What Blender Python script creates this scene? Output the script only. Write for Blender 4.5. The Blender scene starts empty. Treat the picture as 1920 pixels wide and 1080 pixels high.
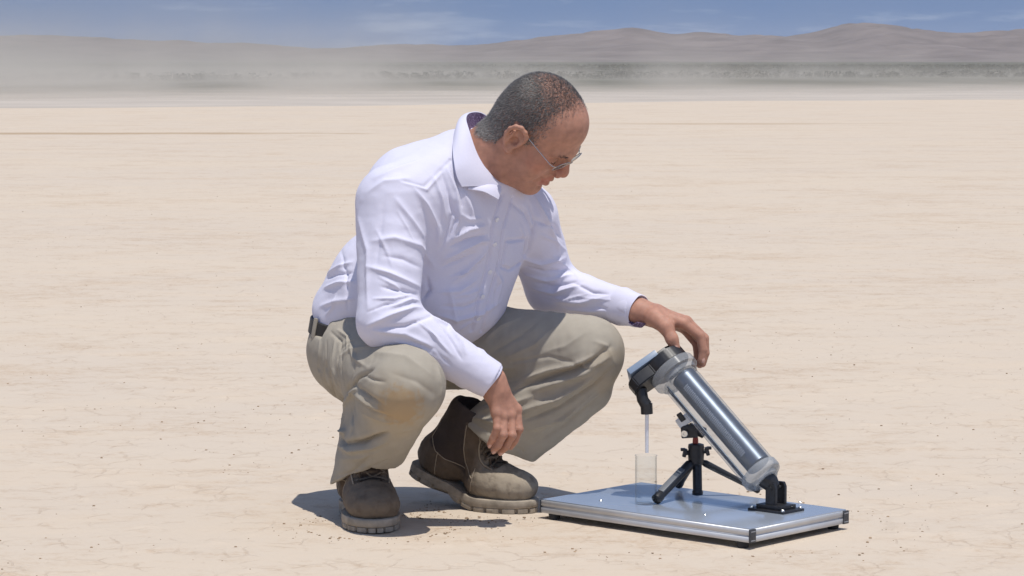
import bpy, bmesh, math, random
import numpy as np
from mathutils import Vector, Matrix
from mathutils.bvhtree import BVHTree

random.seed(7)
RNG = np.random.default_rng(7)
scene = bpy.context.scene
COL = scene.collection

# ------------------------------------------------------------------ camera
FPX = 5238.0            # focal length in pixels of a 1920 px wide picture
CAM_H = 0.968
PITCH = math.atan(425.0 / FPX)
cam_data = bpy.data.cameras.new('camera')
cam_data.sensor_width = 36.0
cam_data.lens = FPX / 1920.0 * 36.0
cam_data.clip_start = 0.1
cam_data.clip_end = 60000.0
cam = bpy.data.objects.new('camera', cam_data)
COL.objects.link(cam)
cam.location = (0, 0, CAM_H)
cam.rotation_euler = (math.radians(90) - PITCH, 0, 0)
scene.camera = cam

# ------------------------------------------------------------------ sky
SUN_FROM = Vector((0.115, -0.22, 1.0)).normalized()
sun_el = math.asin(SUN_FROM.z)
sun_rot = math.atan2(SUN_FROM.x, SUN_FROM.y)
world = bpy.data.worlds.new('World')
scene.world = world
world.use_nodes = True
wn, wl = world.node_tree.nodes, world.node_tree.links
wn.clear()
w_out = wn.new('ShaderNodeOutputWorld')
w_bg = wn.new('ShaderNodeBackground')
w_bg.inputs['Strength'].default_value = 0.13
w_sky = wn.new('ShaderNodeTexSky')
w_sky.sky_type = 'NISHITA'
w_sky.sun_disc = False
w_sky.sun_elevation = sun_el
w_sky.sun_rotation = sun_rot
w_sky.altitude = 900
w_sky.air_density = 1.0
w_sky.dust_density = 0.5
w_sky.ozone_density = 1.3
w_tc = wn.new('ShaderNodeTexCoord')
w_map = wn.new('ShaderNodeMapping')          # clear desert air: the deep blue comes down to the hills
w_map.inputs['Scale'].default_value = (1, 1, 0.5)
w_map.inputs['Location'].default_value = (0, 0, 0.80)
wl.new(w_tc.outputs['Generated'], w_map.inputs['Vector'])
w_nrm = wn.new('ShaderNodeVectorMath'); w_nrm.operation = 'NORMALIZE'
wl.new(w_map.outputs[0], w_nrm.inputs[0])
wl.new(w_nrm.outputs[0], w_sky.inputs['Vector'])
# thin wisps of cloud, all round
w_m2 = wn.new('ShaderNodeMapping')
w_m2.inputs['Scale'].default_value = (17, 17, 120)
w_m2.inputs['Location'].default_value = (3.1, 0.4, 0.6)
wl.new(w_tc.outputs['Generated'], w_m2.inputs['Vector'])
w_no = wn.new('ShaderNodeTexNoise')
w_no.inputs['Scale'].default_value = 1.0
w_no.inputs['Detail'].default_value = 7
w_no.inputs['Roughness'].default_value = 0.62
wl.new(w_m2.outputs[0], w_no.inputs['Vector'])
w_r = wn.new('ShaderNodeMapRange')
w_r.inputs[1].default_value = 0.56; w_r.inputs[2].default_value = 0.80
w_r.inputs[3].default_value = 0.0; w_r.inputs[4].default_value = 0.34
wl.new(w_no.outputs[0], w_r.inputs[0])
w_mx = wn.new('ShaderNodeMixRGB')
w_mx.inputs[2].default_value = (5.2, 5.6, 6.2, 1)
wl.new(w_r.outputs[0], w_mx.inputs[0])
w_hs = wn.new('ShaderNodeHueSaturation'); w_hs.inputs['Saturation'].default_value = 0.95
wl.new(w_sky.outputs[0], w_hs.inputs['Color'])
wl.new(w_hs.outputs[0], w_mx.inputs[1])
wl.new(w_mx.outputs[0], w_bg.inputs['Color'])
wl.new(w_bg.outputs[0], w_out.inputs['Surface'])

sun_data = bpy.data.lights.new('sun', 'SUN')
sun_data.energy = 3.4
sun_data.angle = math.radians(0.5)
sun_data.color = (1.0, 0.955, 0.89)
sun = bpy.data.objects.new('sun', sun_data)
COL.objects.link(sun)
sun.location = (3, 3, 20)
sun.rotation_euler = SUN_FROM.to_track_quat('Z', 'Y').to_euler()

scene.view_settings.view_transform = 'Standard'
scene.view_settings.look = 'None'
scene.view_settings.exposure = 0.17
scene.view_settings.gamma = 1.0
scene.view_settings.use_curve_mapping = False
scene.cycles.max_bounces = 10
scene.cycles.transparent_max_bounces = 12
scene.cycles.volume_bounces = 1
scene.cycles.volume_step_rate = 1.0
scene.cycles.use_denoising = True

# ------------------------------------------------------------------ places
_cp, _sp = math.cos(PITCH), math.sin(PITCH)

def ray(px, py):
    u, v = (px - 960.0) / FPX, (540.0 - py) / FPX
    return np.array([u, _cp + v * _sp, -_sp + v * _cp])

def at(px, py, Y):
    d = ray(px, py)
    return np.array([0, 0, CAM_H]) + d * (Y / d[1])

def on_plane(px, py, z):
    d = ray(px, py)
    return np.array([0, 0, CAM_H]) + d * ((z - CAM_H) / d[2])

def nz(v):
    v = np.asarray(v, float)
    return v / np.linalg.norm(v)

# ------------------------------------------------------------------ object helpers
def tag(o, label=None, cat=None, group=None, kind=None):
    if label: o['label'] = label
    if cat: o['category'] = cat
    if group: o['group'] = group
    if kind: o['kind'] = kind
    return o

def link(name, me, mat=None, parent=None, smooth=True):
    if mat is not None and len(me.materials) == 0:
        me.materials.append(mat)
    if smooth:
        me.polygons.foreach_set('use_smooth', np.ones(len(me.polygons), dtype=bool))
    o = bpy.data.objects.new(name, me)
    COL.objects.link(o)
    if parent is not None:
        o.parent = parent
        o.matrix_parent_inverse = Matrix.Translation(-Vector(top_loc(parent)))
    return o

def top_loc(o):
    v = Vector((0, 0, 0))
    q = o
    if q.parent is None:
        v = q.location.copy()
    return v

def empty(name, loc):
    o = bpy.data.objects.new(name, None)
    o.empty_display_size = 0.05
    COL.objects.link(o)
    o.location = loc
    return o

def mesh_from(name, V, Fc):
    me = bpy.data.meshes.new(name)
    if isinstance(Fc, np.ndarray):
        V = np.asarray(V, dtype=np.float32)
        nf, k = Fc.shape
        me.vertices.add(len(V)); me.vertices.foreach_set('co', V.ravel())
        me.loops.add(nf * k); me.loops.foreach_set('vertex_index', Fc.astype(np.int32).ravel())
        me.polygons.add(nf)
        me.polygons.foreach_set('loop_start', np.arange(0, nf * k, k, dtype=np.int32))
        me.update(calc_edges=True)
        me.validate()
    else:
        me.from_pydata([tuple(map(float, v)) for v in V], [], Fc)
        me.update()
    return me

class MB:
    """collects simple solids into one mesh"""
    def __init__(s): s.V, s.F = [], []
    def add(s, V, Fc):
        b = len(s.V)
        s.V += [tuple(map(float, v)) for v in V]
        s.F += [tuple(i + b for i in f) for f in Fc]
        return s
    def box(s, c, ax, half, bev=0.0):
        """oriented box with chamfered vertical and horizontal edges"""
        bm = bmesh.new()
        bmesh.ops.create_cube(bm, size=2)
        for v in bm.verts:
            v.co = Vector([v.co[i] * half[i] for i in range(3)])
        if bev:
            bmesh.ops.bevel(bm, geom=list(bm.edges), offset=bev, segments=2, affect='EDGES', profile=0.6)
        ax = np.array(ax, float)
        bm.verts.index_update()
        V = [np.asarray(c) + v.co[0] * ax[0] + v.co[1] * ax[1] + v.co[2] * ax[2] for v in bm.verts]
        Fc = [tuple(v.index for v in f.verts) for f in bm.faces]
        bm.free()
        return s.add(V, Fc)
    def tube(s, pts, rad, seg=12, caps=True, ref=None, sx=1.0):
        pts = [np.asarray(p, float) for p in pts]
        n = len(pts)
        if np.isscalar(rad): rad = [rad] * n
        V, Fc = [], []
        prev = None
        for i, p in enumerate(pts):
            t = nz(pts[min(i + 1, n - 1)] - pts[max(i - 1, 0)])
            if prev is None:
                a = np.array(ref, float) if ref is not None else (np.array([0, 0, 1.0]) if abs(t[2]) < 0.9 else np.array([1.0, 0, 0]))
            else:
                a = prev
            a = nz(a - t * np.dot(a, t)); prev = a
            b = np.cross(t, a)
            for k in range(seg):
                q = 2 * math.pi * k / seg
                V.append(p + rad[i] * (sx * math.cos(q) * a + math.sin(q) * b))
        for i in range(n - 1):
            for k in range(seg):
                k2 = (k + 1) % seg
                Fc.append((i * seg + k, i * seg + k2, (i + 1) * seg + k2, (i + 1) * seg + k))
        if caps:
            Fc.append(tuple(range(seg - 1, -1, -1)))
            Fc.append(tuple((n - 1) * seg + k for k in range(seg)))
        return s.add(V, Fc)
    def lathe(s, o, axis, prof, seg=48, closed=False):
        """profile of (height along axis, radius); closed joins the last ring to the first (hollow pieces)"""
        axis = nz(axis)
        a = np.array([0, 0, 1.0]) if abs(axis[2]) < 0.8 else np.array([1.0, 0, 0])
        a = nz(a - axis * np.dot(a, axis)); b = np.cross(axis, a)
        V, Fc = [], []
        for h, r in prof:
            for k in range(seg):
                q = 2 * math.pi * k / seg
                V.append(np.asarray(o) + axis * h + r * (math.cos(q) * a + math.sin(q) * b))
        n = len(prof)
        for i in range(n if closed else n - 1):
            j = (i + 1) % n
            for k in range(seg):
                k2 = (k + 1) % seg
                Fc.append((i * seg + k, i * seg + k2, j * seg + k2, j * seg + k))
        if not closed:
            Fc.append(tuple(range(seg - 1, -1, -1)))
            Fc.append(tuple((n - 1) * seg + k for k in range(seg)))
        return s.add(V, Fc)
    def prism(s, poly, o, ax, thick, bev=0.0):
        """2-D polygon in the plane of ax[0], ax[1], extruded by +-thick along ax[2]"""
        bm = bmesh.new()
        vs = [bm.verts.new((x, y, -thick)) for x, y in poly]
        f = bm.faces.new(vs)
        r = bmesh.ops.extrude_face_region(bm, geom=[f])
        for v in r['geom']:
            if isinstance(v, bmesh.types.BMVert): v.co.z = thick
        bmesh.ops.recalc_face_normals(bm, faces=bm.faces)
        if bev:
            bmesh.ops.bevel(bm, geom=list(bm.edges), offset=bev, segments=2, affect='EDGES')
        bm.verts.index_update()
        ax = np.array(ax, float)
        V = [np.asarray(o) + v.co[0] * ax[0] + v.co[1] * ax[1] + v.co[2] * ax[2] for v in bm.verts]
        Fc = [tuple(v.index for v in q.verts) for q in bm.faces]
        bm.free()
        return s.add(V, Fc)
    def build(s, name, mat, parent=None, smooth=True, sharp=40):
        me = mesh_from(name, s.V, s.F)
        bm = bmesh.new(); bm.from_mesh(me)
        bmesh.ops.recalc_face_normals(bm, faces=bm.faces)
        if smooth:
            lim = math.radians(sharp)
            for e in bm.edges:
                if len(e.link_faces) == 2 and e.calc_face_angle(0) > lim:
                    e.smooth = False
        bm.to_mesh(me); bm.free()
        return link(name, me, mat, parent, smooth)

# ------------------------------------------------------------------ distance-field modelling
f32 = np.float32

def cone(a, b, ra, rb):
    a = np.asarray(a, f32); b = np.asarray(b, f32); ba = b - a
    L2 = f32(max(float(ba @ ba), 1e-12)); dr = f32(rb - ra); ra_ = f32(ra)
    def f(p):
        pa = p - a
        t = np.clip(pa @ ba / L2, 0, 1)
        q = pa - t[:, None] * ba
        return np.sqrt(np.einsum('ij,ij->i', q, q)) - (ra_ + dr * t)
    return f

def fcone(a, b, ra, rb, e, sc):
    """cone whose section is stretched by sc along direction e"""
    a = np.asarray(a, f32); b = np.asarray(b, f32); ba = b - a
    t_ = nz(ba); e = nz(np.asarray(e, float) - t_ * np.dot(e, t_)).astype(f32)
    L2 = f32(float(ba @ ba)); dr = f32(rb - ra); ra_ = f32(ra); k = f32(1 - 1.0 / sc); m = f32(min(1.0, sc))
    def f(p):
        pa = p - a
        t = np.clip(pa @ ba / L2, 0, 1)
        q = pa - t[:, None] * ba
        q = q - (k * (q @ e))[:, None] * e
        return (np.sqrt(np.einsum('ij,ij->i', q, q)) - (ra_ + dr * t)) * m
    return f

def ell(c, rad, M=None):
    c = np.asarray(c, f32); rad = np.asarray(rad, f32)
    M = np.eye(3) if M is None else M
    A = (np.asarray(M, float).T / rad).astype(f32)
    B = (np.asarray(M, float).T / rad / rad).astype(f32)
    def f(p):
        d = p - c
        q = d @ A; w = d @ B
        k0 = np.sqrt(np.einsum('ij,ij->i', q, q)); k1 = np.sqrt(np.einsum('ij,ij->i', w, w)) + f32(1e-6)
        return k0 * (k0 - 1) / k1
    return f

def halfspace(o, n):
    o = np.asarray(o, f32); n = nz(n).astype(f32)
    return lambda p: (p - o) @ n

class SDF:
    def __init__(s): s.ops = []
    def u(s, f, k=0.01): s.ops.append(('u', f, k)); return s
    def s(s, f, k=0.005): s.ops.append(('s', f, k)); return s
    def i(s, f, k=0.002): s.ops.append(('i', f, k)); return s
    def chain(s, pts, rad, k=0.01):
        for j in range(len(pts) - 1):
            s.u(cone(pts[j], pts[j + 1], rad[j], rad[j + 1]), k)
        return s
    def ev(s, p, cull=None):
        d = None
        for j, (m, f, k) in enumerate(s.ops):
            if cull is not None and not cull[j]:
                continue
            e = f(p)
            if d is None:
                d = e if m == 'u' else np.full(len(p), 1e3, f32); 
                if m == 'u': continue
            if m == 'u':
                h = np.maximum(k - np.abs(d - e), 0); d = np.minimum(d, e) - h * h * f32(0.25 / k)
            elif m == 's':
                e = -e; h = np.maximum(k - np.abs(d - e), 0); d = np.maximum(d, e) + h * h * f32(0.25 / k)
            else:
                h = np.maximum(k - np.abs(d - e), 0); d = np.maximum(d, e) + h * h * f32(0.25 / k)
        return d
    def mesh(s, lo, hi, h, B=8, G=3, post=None):
        lo = np.asarray(lo, float)
        n = np.ceil((np.asarray(hi, float) - lo) / h / B / G).astype(int) * G
        idx = np.indices(n).reshape(3, -1).T
        ctr = (lo + (idx + 0.5) * B * h).astype(f32)
        d = s.ev(ctr)
        R = 0.87 * B * h
        act = np.abs(d) < R * 1.5 + 0.012
        D = np.where(d < 0, -1, 1).astype(f32).reshape(n)
        D = D.repeat(B, 0).repeat(B, 1).repeat(B, 2)
        ai = idx[act]
        grp = ai // G
        key = (grp[:, 0] * 4096 + grp[:, 1]) * 4096 + grp[:, 2]
        order = np.argsort(key, kind='stable'); ai = ai[order]; key = key[order]
        cuts = np.flatnonzero(np.diff(key)) + 1
        offs = np.indices((B, B, B)).reshape(3, -1).T
        Rg = 0.87 * B * G * h
        for chunk in np.split(ai, cuts):
            if len(chunk) == 0: continue
            g = chunk[0] // G
            c = (lo + (g * G + G / 2) * B * h).astype(f32)[None]
            ds = np.array([float(f(c)[0]) for m, f, k in s.ops])
            um = [ds[j] for j, (m, f, k) in enumerate(s.ops) if m == 'u']
            dm = min(um)
            cull = [(ds[j] - Rg * 1.3 < dm + Rg * 1.3 + 0.05) if m == 'u' else (ds[j] < Rg * 1.4 + 0.03 if m == 's' else True)
                    for j, (m, f, k) in enumerate(s.ops)]
            ijk = (chunk[:, None, :] * B + offs[None]).reshape(-1, 3)
            v = s.ev((lo + ijk * h).astype(f32), cull)
            D[ijk[:, 0], ijk[:, 1], ijk[:, 2]] = v
        return surface_nets(D, lo, h)

def surface_nets(D, lo, h):
    S = D < 0
    c = np.zeros(tuple(np.array(S.shape) - 1), np.uint8)
    for a in (0, 1):
        for b in (0, 1):
            for e in (0, 1):
                c += S[a:S.shape[0] - 1 + a, b:S.shape[1] - 1 + b, e:S.shape[2] - 1 + e]
    cells = np.flatnonzero((c > 0) & (c < 8))
    sh = c.shape
    I = np.stack(np.unravel_index(cells, sh), 1)
    acc = np.zeros((len(I), 3)); cnt = np.zeros(len(I))
    corners = [(0, 0, 0), (1, 0, 0), (0, 1, 0), (1, 1, 0), (0, 0, 1), (1, 0, 1), (0, 1, 1), (1, 1, 1)]
    val = {q: D[I[:, 0] + q[0], I[:, 1] + q[1], I[:, 2] + q[2]] for q in corners}
    for q in corners:
        for ax in range(3):
            if q[ax] == 0:
                r = list(q); r[ax] = 1; r = tuple(r)
                a, b = val[q], val[r]
                m = (a < 0) != (b < 0)
                t = np.where(m, a / np.where(m, a - b, 1), 0)
                pos = np.tile(np.array(q, float), (len(I), 1)); pos[:, ax] += t
                acc[m] += pos[m]; cnt[m] += 1
    V = lo + (I + acc / cnt[:, None]) * h
    quads = []
    st = (sh[1] * sh[2], sh[2], 1)
    for ax in range(3):
        o1, o2 = (ax + 1) % 3, (ax + 2) % 3
        sl0 = [slice(None)] * 3; sl1 = [slice(None)] * 3
        sl0[ax] = slice(0, -1); sl1[ax] = slice(1, None)
        for q in (o1, o2):
            sl0[q] = slice(1, -1); sl1[q] = slice(1, -1)
        A, Bm = S[tuple(sl0)], S[tuple(sl1)]
        for flip, m in ((False, A & ~Bm), (True, ~A & Bm)):
            e = np.stack(np.nonzero(m), 1)
            e[:, o1] += 1; e[:, o2] += 1
            base = e[:, 0] * st[0] + e[:, 1] * st[1] + e[:, 2] * st[2]
            q = np.stack([base - st[o1] - st[o2], base - st[o2], base, base - st[o1]], 1)
            if flip: q = q[:, ::-1]
            quads.append(q)
    Q = np.searchsorted(cells, np.concatenate(quads))
    return V, Q

def vnormals(V, Q):
    a, b, c, d = (V[Q[:, i]] for i in range(4))
    fn = np.cross(c - a, d - b)
    N = np.zeros_like(V)
    for i in range(4):
        for k in range(3):
            N[:, k] += np.bincount(Q[:, i], fn[:, k], len(V))
    return N / (np.linalg.norm(N, axis=1)[:, None] + 1e-12)

def relax(V, Q, n=1, f=0.5):
    for _ in range(n):
        S = np.zeros_like(V); C = np.zeros(len(V))
        for i in range(4):
            for j in (1, 3):
                w = Q[:, (i + j) % 4]
                for k in range(3):
                    S[:, k] += np.bincount(Q[:, i], V[w, k], len(V))
                C += np.bincount(Q[:, i], minlength=len(V))
        V = V + f * (S / np.maximum(C, 1)[:, None] - V)
    return V

def bvh(V, Q):
    return BVHTree.FromPolygons([tuple(v) for v in V.tolist()], Q.tolist())

def cast_px(tree, px, py):
    d = Vector(ray(px, py)).normalized()
    h = tree.ray_cast(Vector((0, 0, CAM_H)), d)
    return (np.array(h[0]), np.array(h[1])) if h[0] is not None else (None, None)

def polydist(P, pts):
    best = np.full(len(P), 1e9); tt = np.zeros(len(P)); seg = np.zeros(len(P), int)
    n = len(pts) - 1
    for j in range(n):
        a, b = pts[j], pts[j + 1]; ba = b - a
        t = np.clip((P - a) @ ba / max(ba @ ba, 1e-12), 0, 1)
        d = np.linalg.norm(P - a - t[:, None] * ba, axis=1)
        m = d < best
        best[m] = d[m]; tt[m] = (j + t[m]) / n; seg[m] = j
    return best, tt, seg

def folds(V, Q, strokes):
    """press ridges (amp > 0) and creases (amp < 0) into a cloth surface along drawn lines"""
    tree = bvh(V, Q); N = vnormals(V, Q)
    disp = np.zeros(len(V))
    for st in strokes:
        line, w, amp = st[0], st[1], st[2]
        shape = st[3] if len(st) > 3 else 'fold'
        pts, nrm = [], []
        for j in range(len(line) - 1):
            (x0, y0), (x1, y1) = line[j], line[j + 1]
            m = max(2, int(math.hypot(x1 - x0, y1 - y0) / 7))
            for i in range(m + (j == len(line) - 2)):
                t = i / m
                p, q = cast_px(tree, x0 + (x1 - x0) * t, y0 + (y1 - y0) * t)
                if p is not None and (not pts or np.linalg.norm(p - pts[-1]) < 0.05):
                    pts.append(p); nrm.append(q)
        if len(pts) < 2: continue
        pts = np.array(pts); nrm = np.array(nrm)
        R = 3.0 * w
        m = np.all((V > pts.min(0) - R) & (V < pts.max(0) + R), axis=1)
        ix = np.flatnonzero(m)
        if len(ix) == 0: continue
        d, t, sg = polydist(V[ix], pts)
        ok = (d < R) & (np.einsum('ij,ij->i', N[ix], nrm[sg]) > 0.0)
        ix, d, t = ix[ok], d[ok], t[ok]
        x = d / w
        if shape == 'fold': g = (1 - 0.40 * x * x) * np.exp(-1.55 * (np.sqrt(x * x + .05) - .2236))
        elif shape == 'ridge': g = np.exp(-x * x)
        elif shape == 'seam': g = np.clip(1.2 - x, 0, 1)
        taper = np.sin(math.pi * np.clip(t * 0.94 + 0.03, 0, 1)) ** 0.6 if shape != 'seam' else 1.0
        disp[ix] += amp * g * taper
    return V + N * disp[:, None]

def vnoise(P, scale, seed=0):
    """smooth value noise, vectorised"""
    P = np.asarray(P) * scale + seed * 17.31
    i = np.floor(P).astype(np.int64); f = P - i
    f = f * f * (3 - 2 * f)
    def hsh(a, b, c):
        n = (a * 73856093) ^ (b * 19349663) ^ (c * 83492791)
        n = (n ^ (n >> 13)) * 1274126177
        n = n & 0x7fffffff
        n = (n ^ (n >> 15)) * 2246822519 & 0x7fffffff
        return n / 0x7fffffff * 2 - 1
    r = 0
    for a in (0, 1):
        for b in (0, 1):
            for c in (0, 1):
                w = (f[:, 0] if a else 1 - f[:, 0]) * (f[:, 1] if b else 1 - f[:, 1]) * (f[:, 2] if c else 1 - f[:, 2])
                r = r + w * hsh(i[:, 0] + a, i[:, 1] + b, i[:, 2] + c)
    return r

def fbm(P, scale, oct=4, seed=0, gain=0.5):
    r, a = 0, 1.0
    for o in range(oct):
        r = r + a * vnoise(P, scale * 2 ** o, seed + o); a *= gain
    return r

# ------------------------------------------------------------------ materials
def mat(name, color, rough=0.6, metal=0.0, spec=0.5, var=0.0, vscale=40.0, bump=0.0, bscale=400.0, bdist=0.001, **kw):
    m = bpy.data.materials.new(name)
    m.use_nodes = True
    nt = m.node_tree; n, l = nt.nodes, nt.links
    b = n['Principled BSDF']
    b.inputs['Base Color'].default_value = (*color, 1)
    b.inputs['Roughness'].default_value = rough
    b.inputs['Metallic'].default_value = metal
    b.inputs['Specular IOR Level'].default_value = spec
    for k, v in kw.items():
        b.inputs[k.replace('_', ' ')].default_value = v
    tc = n.new('ShaderNodeTexCoord')
    if var:
        no = n.new('ShaderNodeTexNoise'); no.inputs['Scale'].default_value = vscale; no.inputs['Detail'].default_value = 6
        l.new(tc.outputs['Object'], no.inputs['Vector'])
        cr = n.new('ShaderNodeMapRange'); cr.inputs[1].default_value = 0.3; cr.inputs[2].default_value = 0.7
        cr.inputs[3].default_value = 1 - var; cr.inputs[4].default_value = 1 + var
        l.new(no.outputs[0], cr.inputs[0])
        mx = n.new('ShaderNodeMixRGB'); mx.blend_type = 'MULTIPLY'; mx.inputs[0].default_value = 1
        mx.inputs[1].default_value = (*color, 1)
        l.new(cr.outputs[0], mx.inputs[2]); l.new(mx.outputs[0], b.inputs['Base Color'])
    if bump:
        nb = n.new('ShaderNodeTexNoise'); nb.inputs['Scale'].default_value = bscale; nb.inputs['Detail'].default_value = 4
        l.new(tc.outputs['Object'], nb.inputs['Vector'])
        bp = n.new('ShaderNodeBump'); bp.inputs['Strength'].default_value = bump; bp.inputs['Distance'].default_value = bdist
        l.new(nb.outputs[0], bp.inputs['Height']); l.new(bp.outputs[0], b.inputs['Normal'])
    return m

def add_layer(m, color, centre, radius, noise_scale, lo, hi, strength=1.0, sq=(1, 1, 1)):
    """a stain of its own shape round a place on the object (world metres)"""
    nt = m.node_tree; n, l = nt.nodes, nt.links
    b = n['Principled BSDF']
    src = b.inputs['Base Color'].links[0].from_socket if b.inputs['Base Color'].is_linked else None
    geo = n.new('ShaderNodeNewGeometry')
    sub = n.new('ShaderNodeVectorMath'); sub.operation = 'SUBTRACT'; sub.inputs[1].default_value = centre
    l.new(geo.outputs['Position'], sub.inputs[0])
    mu = n.new('ShaderNodeVectorMath'); mu.operation = 'MULTIPLY'; mu.inputs[1].default_value = sq
    l.new(sub.outputs[0], mu.inputs[0])
    ln = n.new('ShaderNodeVectorMath'); ln.operation = 'LENGTH'
    l.new(mu.outputs[0], ln.inputs[0])
    r = n.new('ShaderNodeMapRange'); r.inputs[1].default_value = 0; r.inputs[2].default_value = radius
    r.inputs[3].default_value = 1; r.inputs[4].default_value = 0
    l.new(ln.outputs['Value'], r.inputs[0])
    no = n.new('ShaderNodeTexNoise'); no.inputs['Scale'].default_value = noise_scale; no.inputs['Detail'].default_value = 5
    l.new(geo.outputs['Position'], no.inputs['Vector'])
    ad = n.new('ShaderNodeMath'); ad.operation = 'MULTIPLY_ADD'
    l.new(no.outputs[0], ad.inputs[0]); ad.inputs[1].default_value = 0.9
    l.new(r.outputs[0], ad.inputs[2])
    r2 = n.new('ShaderNodeMapRange'); r2.inputs[1].default_value = lo; r2.inputs[2].default_value = hi
    r2.inputs[3].default_value = 0; r2.inputs[4].default_value = strength; r2.interpolation_type = 'SMOOTHSTEP'
    l.new(ad.outputs[0], r2.inputs[0])
    gate = n.new('ShaderNodeMath'); gate.operation = 'MULTIPLY'
    gr = n.new('ShaderNodeMapRange'); gr.inputs[1].default_value = 0; gr.inputs[2].default_value = 0.35
    l.new(r.outputs[0], gr.inputs[0]); l.new(gr.outputs[0], gate.inputs[0]); l.new(r2.outputs[0], gate.inputs[1])
    mx = n.new('ShaderNodeMixRGB'); mx.inputs[2].default_value = (*color, 1)
    l.new(gate.outputs[0], mx.inputs[0])
    if src: l.new(src, mx.inputs[1])
    else: mx.inputs[1].default_value = b.inputs['Base Color'].default_value
    l.new(mx.outputs[0], b.inputs['Base Color'])

def weave(m, scale, strength, dist):
    """fine cloth weave as bump"""
    nt = m.node_tree; n, l = nt.nodes, nt.links
    b = n['Principled BSDF']
    tc = n.new('ShaderNodeTexCoord')
    w1 = n.new('ShaderNodeTexWave'); w1.inputs['Scale'].default_value = scale; w1.bands_direction = 'X'; w1.inputs['Distortion'].default_value = 1.5
    w2 = n.new('ShaderNodeTexWave'); w2.inputs['Scale'].default_value = scale; w2.bands_direction = 'Z'; w2.inputs['Distortion'].default_value = 1.5
    l.new(tc.outputs['Object'], w1.inputs[0]); l.new(tc.outputs['Object'], w2.inputs[0])
    a = n.new('ShaderNodeMath'); a.operation = 'ADD'
    l.new(w1.outputs['Fac'], a.inputs[0]); l.new(w2.outputs['Fac'], a.inputs[1])
    no = n.new('ShaderNodeTexNoise'); no.inputs['Scale'].default_value = 55; no.inputs['Detail'].default_value = 6
    l.new(tc.outputs['Object'], no.inputs['Vector'])
    a2 = n.new('ShaderNodeMath'); a2.operation = 'MULTIPLY_ADD'; a2.inputs[1].default_value = 6.0
    l.new(no.outputs[0], a2.inputs[0]); l.new(a.outputs[0], a2.inputs[2])
    bp = n.new('ShaderNodeBump'); bp.inputs['Strength'].default_value = strength; bp.inputs['Distance'].default_value = dist
    l.new(a2.outputs[0], bp.inputs['Height']); l.new(bp.outputs[0], b.inputs['Normal'])

def thin_glass(name, tint, rough=0.0, blend=0.12, veil=0.0, veil_color=(.8, .82, .85)):
    """thin clear wall: passes light straight through, mirrors more towards its edges"""
    m = bpy.data.materials.new(name); m.use_nodes = True
    n, l = m.node_tree.nodes, m.node_tree.links; n.clear()
    o = n.new('ShaderNodeOutputMaterial'); t = n.new('ShaderNodeBsdfTransparent'); g = n.new('ShaderNodeBsdfGlossy')
    t.inputs[0].default_value = (*tint, 1); g.inputs['Roughness'].default_value = rough
    lw = n.new('ShaderNodeLayerWeight'); lw.inputs[0].default_value = .5
    pw = n.new('ShaderNodeMath'); pw.operation = 'POWER'; pw.inputs[1].default_value = 5.0; l.new(lw.outputs['Facing'], pw.inputs[0])
    fr = n.new('ShaderNodeMapRange'); fr.inputs[3].default_value = .015; fr.inputs[4].default_value = blend * 2.5; l.new(pw.outputs[0], fr.inputs[0])
    mx = n.new('ShaderNodeMixShader'); l.new(fr.outputs[0], mx.inputs[0])
    src = t.outputs[0]
    if veil:
        d = n.new('ShaderNodeBsdfDiffuse'); d.inputs[0].default_value = (*veil_color, 1)
        no = n.new('ShaderNodeTexNoise'); no.inputs['Scale'].default_value = 45; no.inputs['Detail'].default_value = 5
        tc = n.new('ShaderNodeTexCoord'); l.new(tc.outputs['Object'], no.inputs['Vector'])
        mr = n.new('ShaderNodeMapRange'); mr.inputs[1].default_value = .3; mr.inputs[2].default_value = .75; mr.inputs[3].default_value = veil * .85; mr.inputs[4].default_value = veil * 1.15
        l.new(no.outputs[0], mr.inputs[0])
        m0 = n.new('ShaderNodeMixShader'); l.new(mr.outputs[0], m0.inputs[0]); l.new(t.outputs[0], m0.inputs[1]); l.new(d.outputs[0], m0.inputs[2]); src = m0.outputs[0]
    tm = n.new('ShaderNodeMixRGB'); tm.inputs[1].default_value = (*tint, 1); tm.inputs[2].default_value = (tint[0] * .55, tint[1] * .58, tint[2] * .60, 1)
    l.new(pw.outputs[0], tm.inputs[0]); l.new(tm.outputs[0], t.inputs[0])
    l.new(src, mx.inputs[1]); l.new(g.outputs[0], mx.inputs[2]); l.new(mx.outputs[0], o.inputs['Surface'])
    return m

M = {}
M['skin'] = mat('skin', (0.43, 0.222, 0.154), rough=0.6, spec=0.35, var=0.13, vscale=75, bump=0.35, bscale=900, bdist=0.0007,
                Subsurface_Weight=0.12, Subsurface_Radius=(0.01, 0.004, 0.002), Subsurface_Scale=0.6)
M['shirt'] = mat('shirt_cotton', (0.655, 0.645, 0.765), rough=0.75, spec=0.25, var=0.015, vscale=300, Sheen_Weight=0.1)
weave(M['shirt'], 420, 0.10, 0.0004)
M['trousers'] = mat('trouser_cotton', (0.375, 0.338, 0.276), rough=0.85, spec=0.2, var=0.06, vscale=30)
weave(M['trousers'], 300, 0.3, 0.0008)
M['lining'] = mat('collar_lining', (0.16, 0.11, 0.2), rough=0.8)
M['belt'] = mat('belt_leather', (0.02, 0.018, 0.017), rough=0.45)
M['leather'] = mat('boot_leather', (0.105, 0.076, 0.054), rough=0.8, spec=0.25, var=0.25, vscale=38, bump=0.5, bscale=260, bdist=0.0012)
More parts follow.
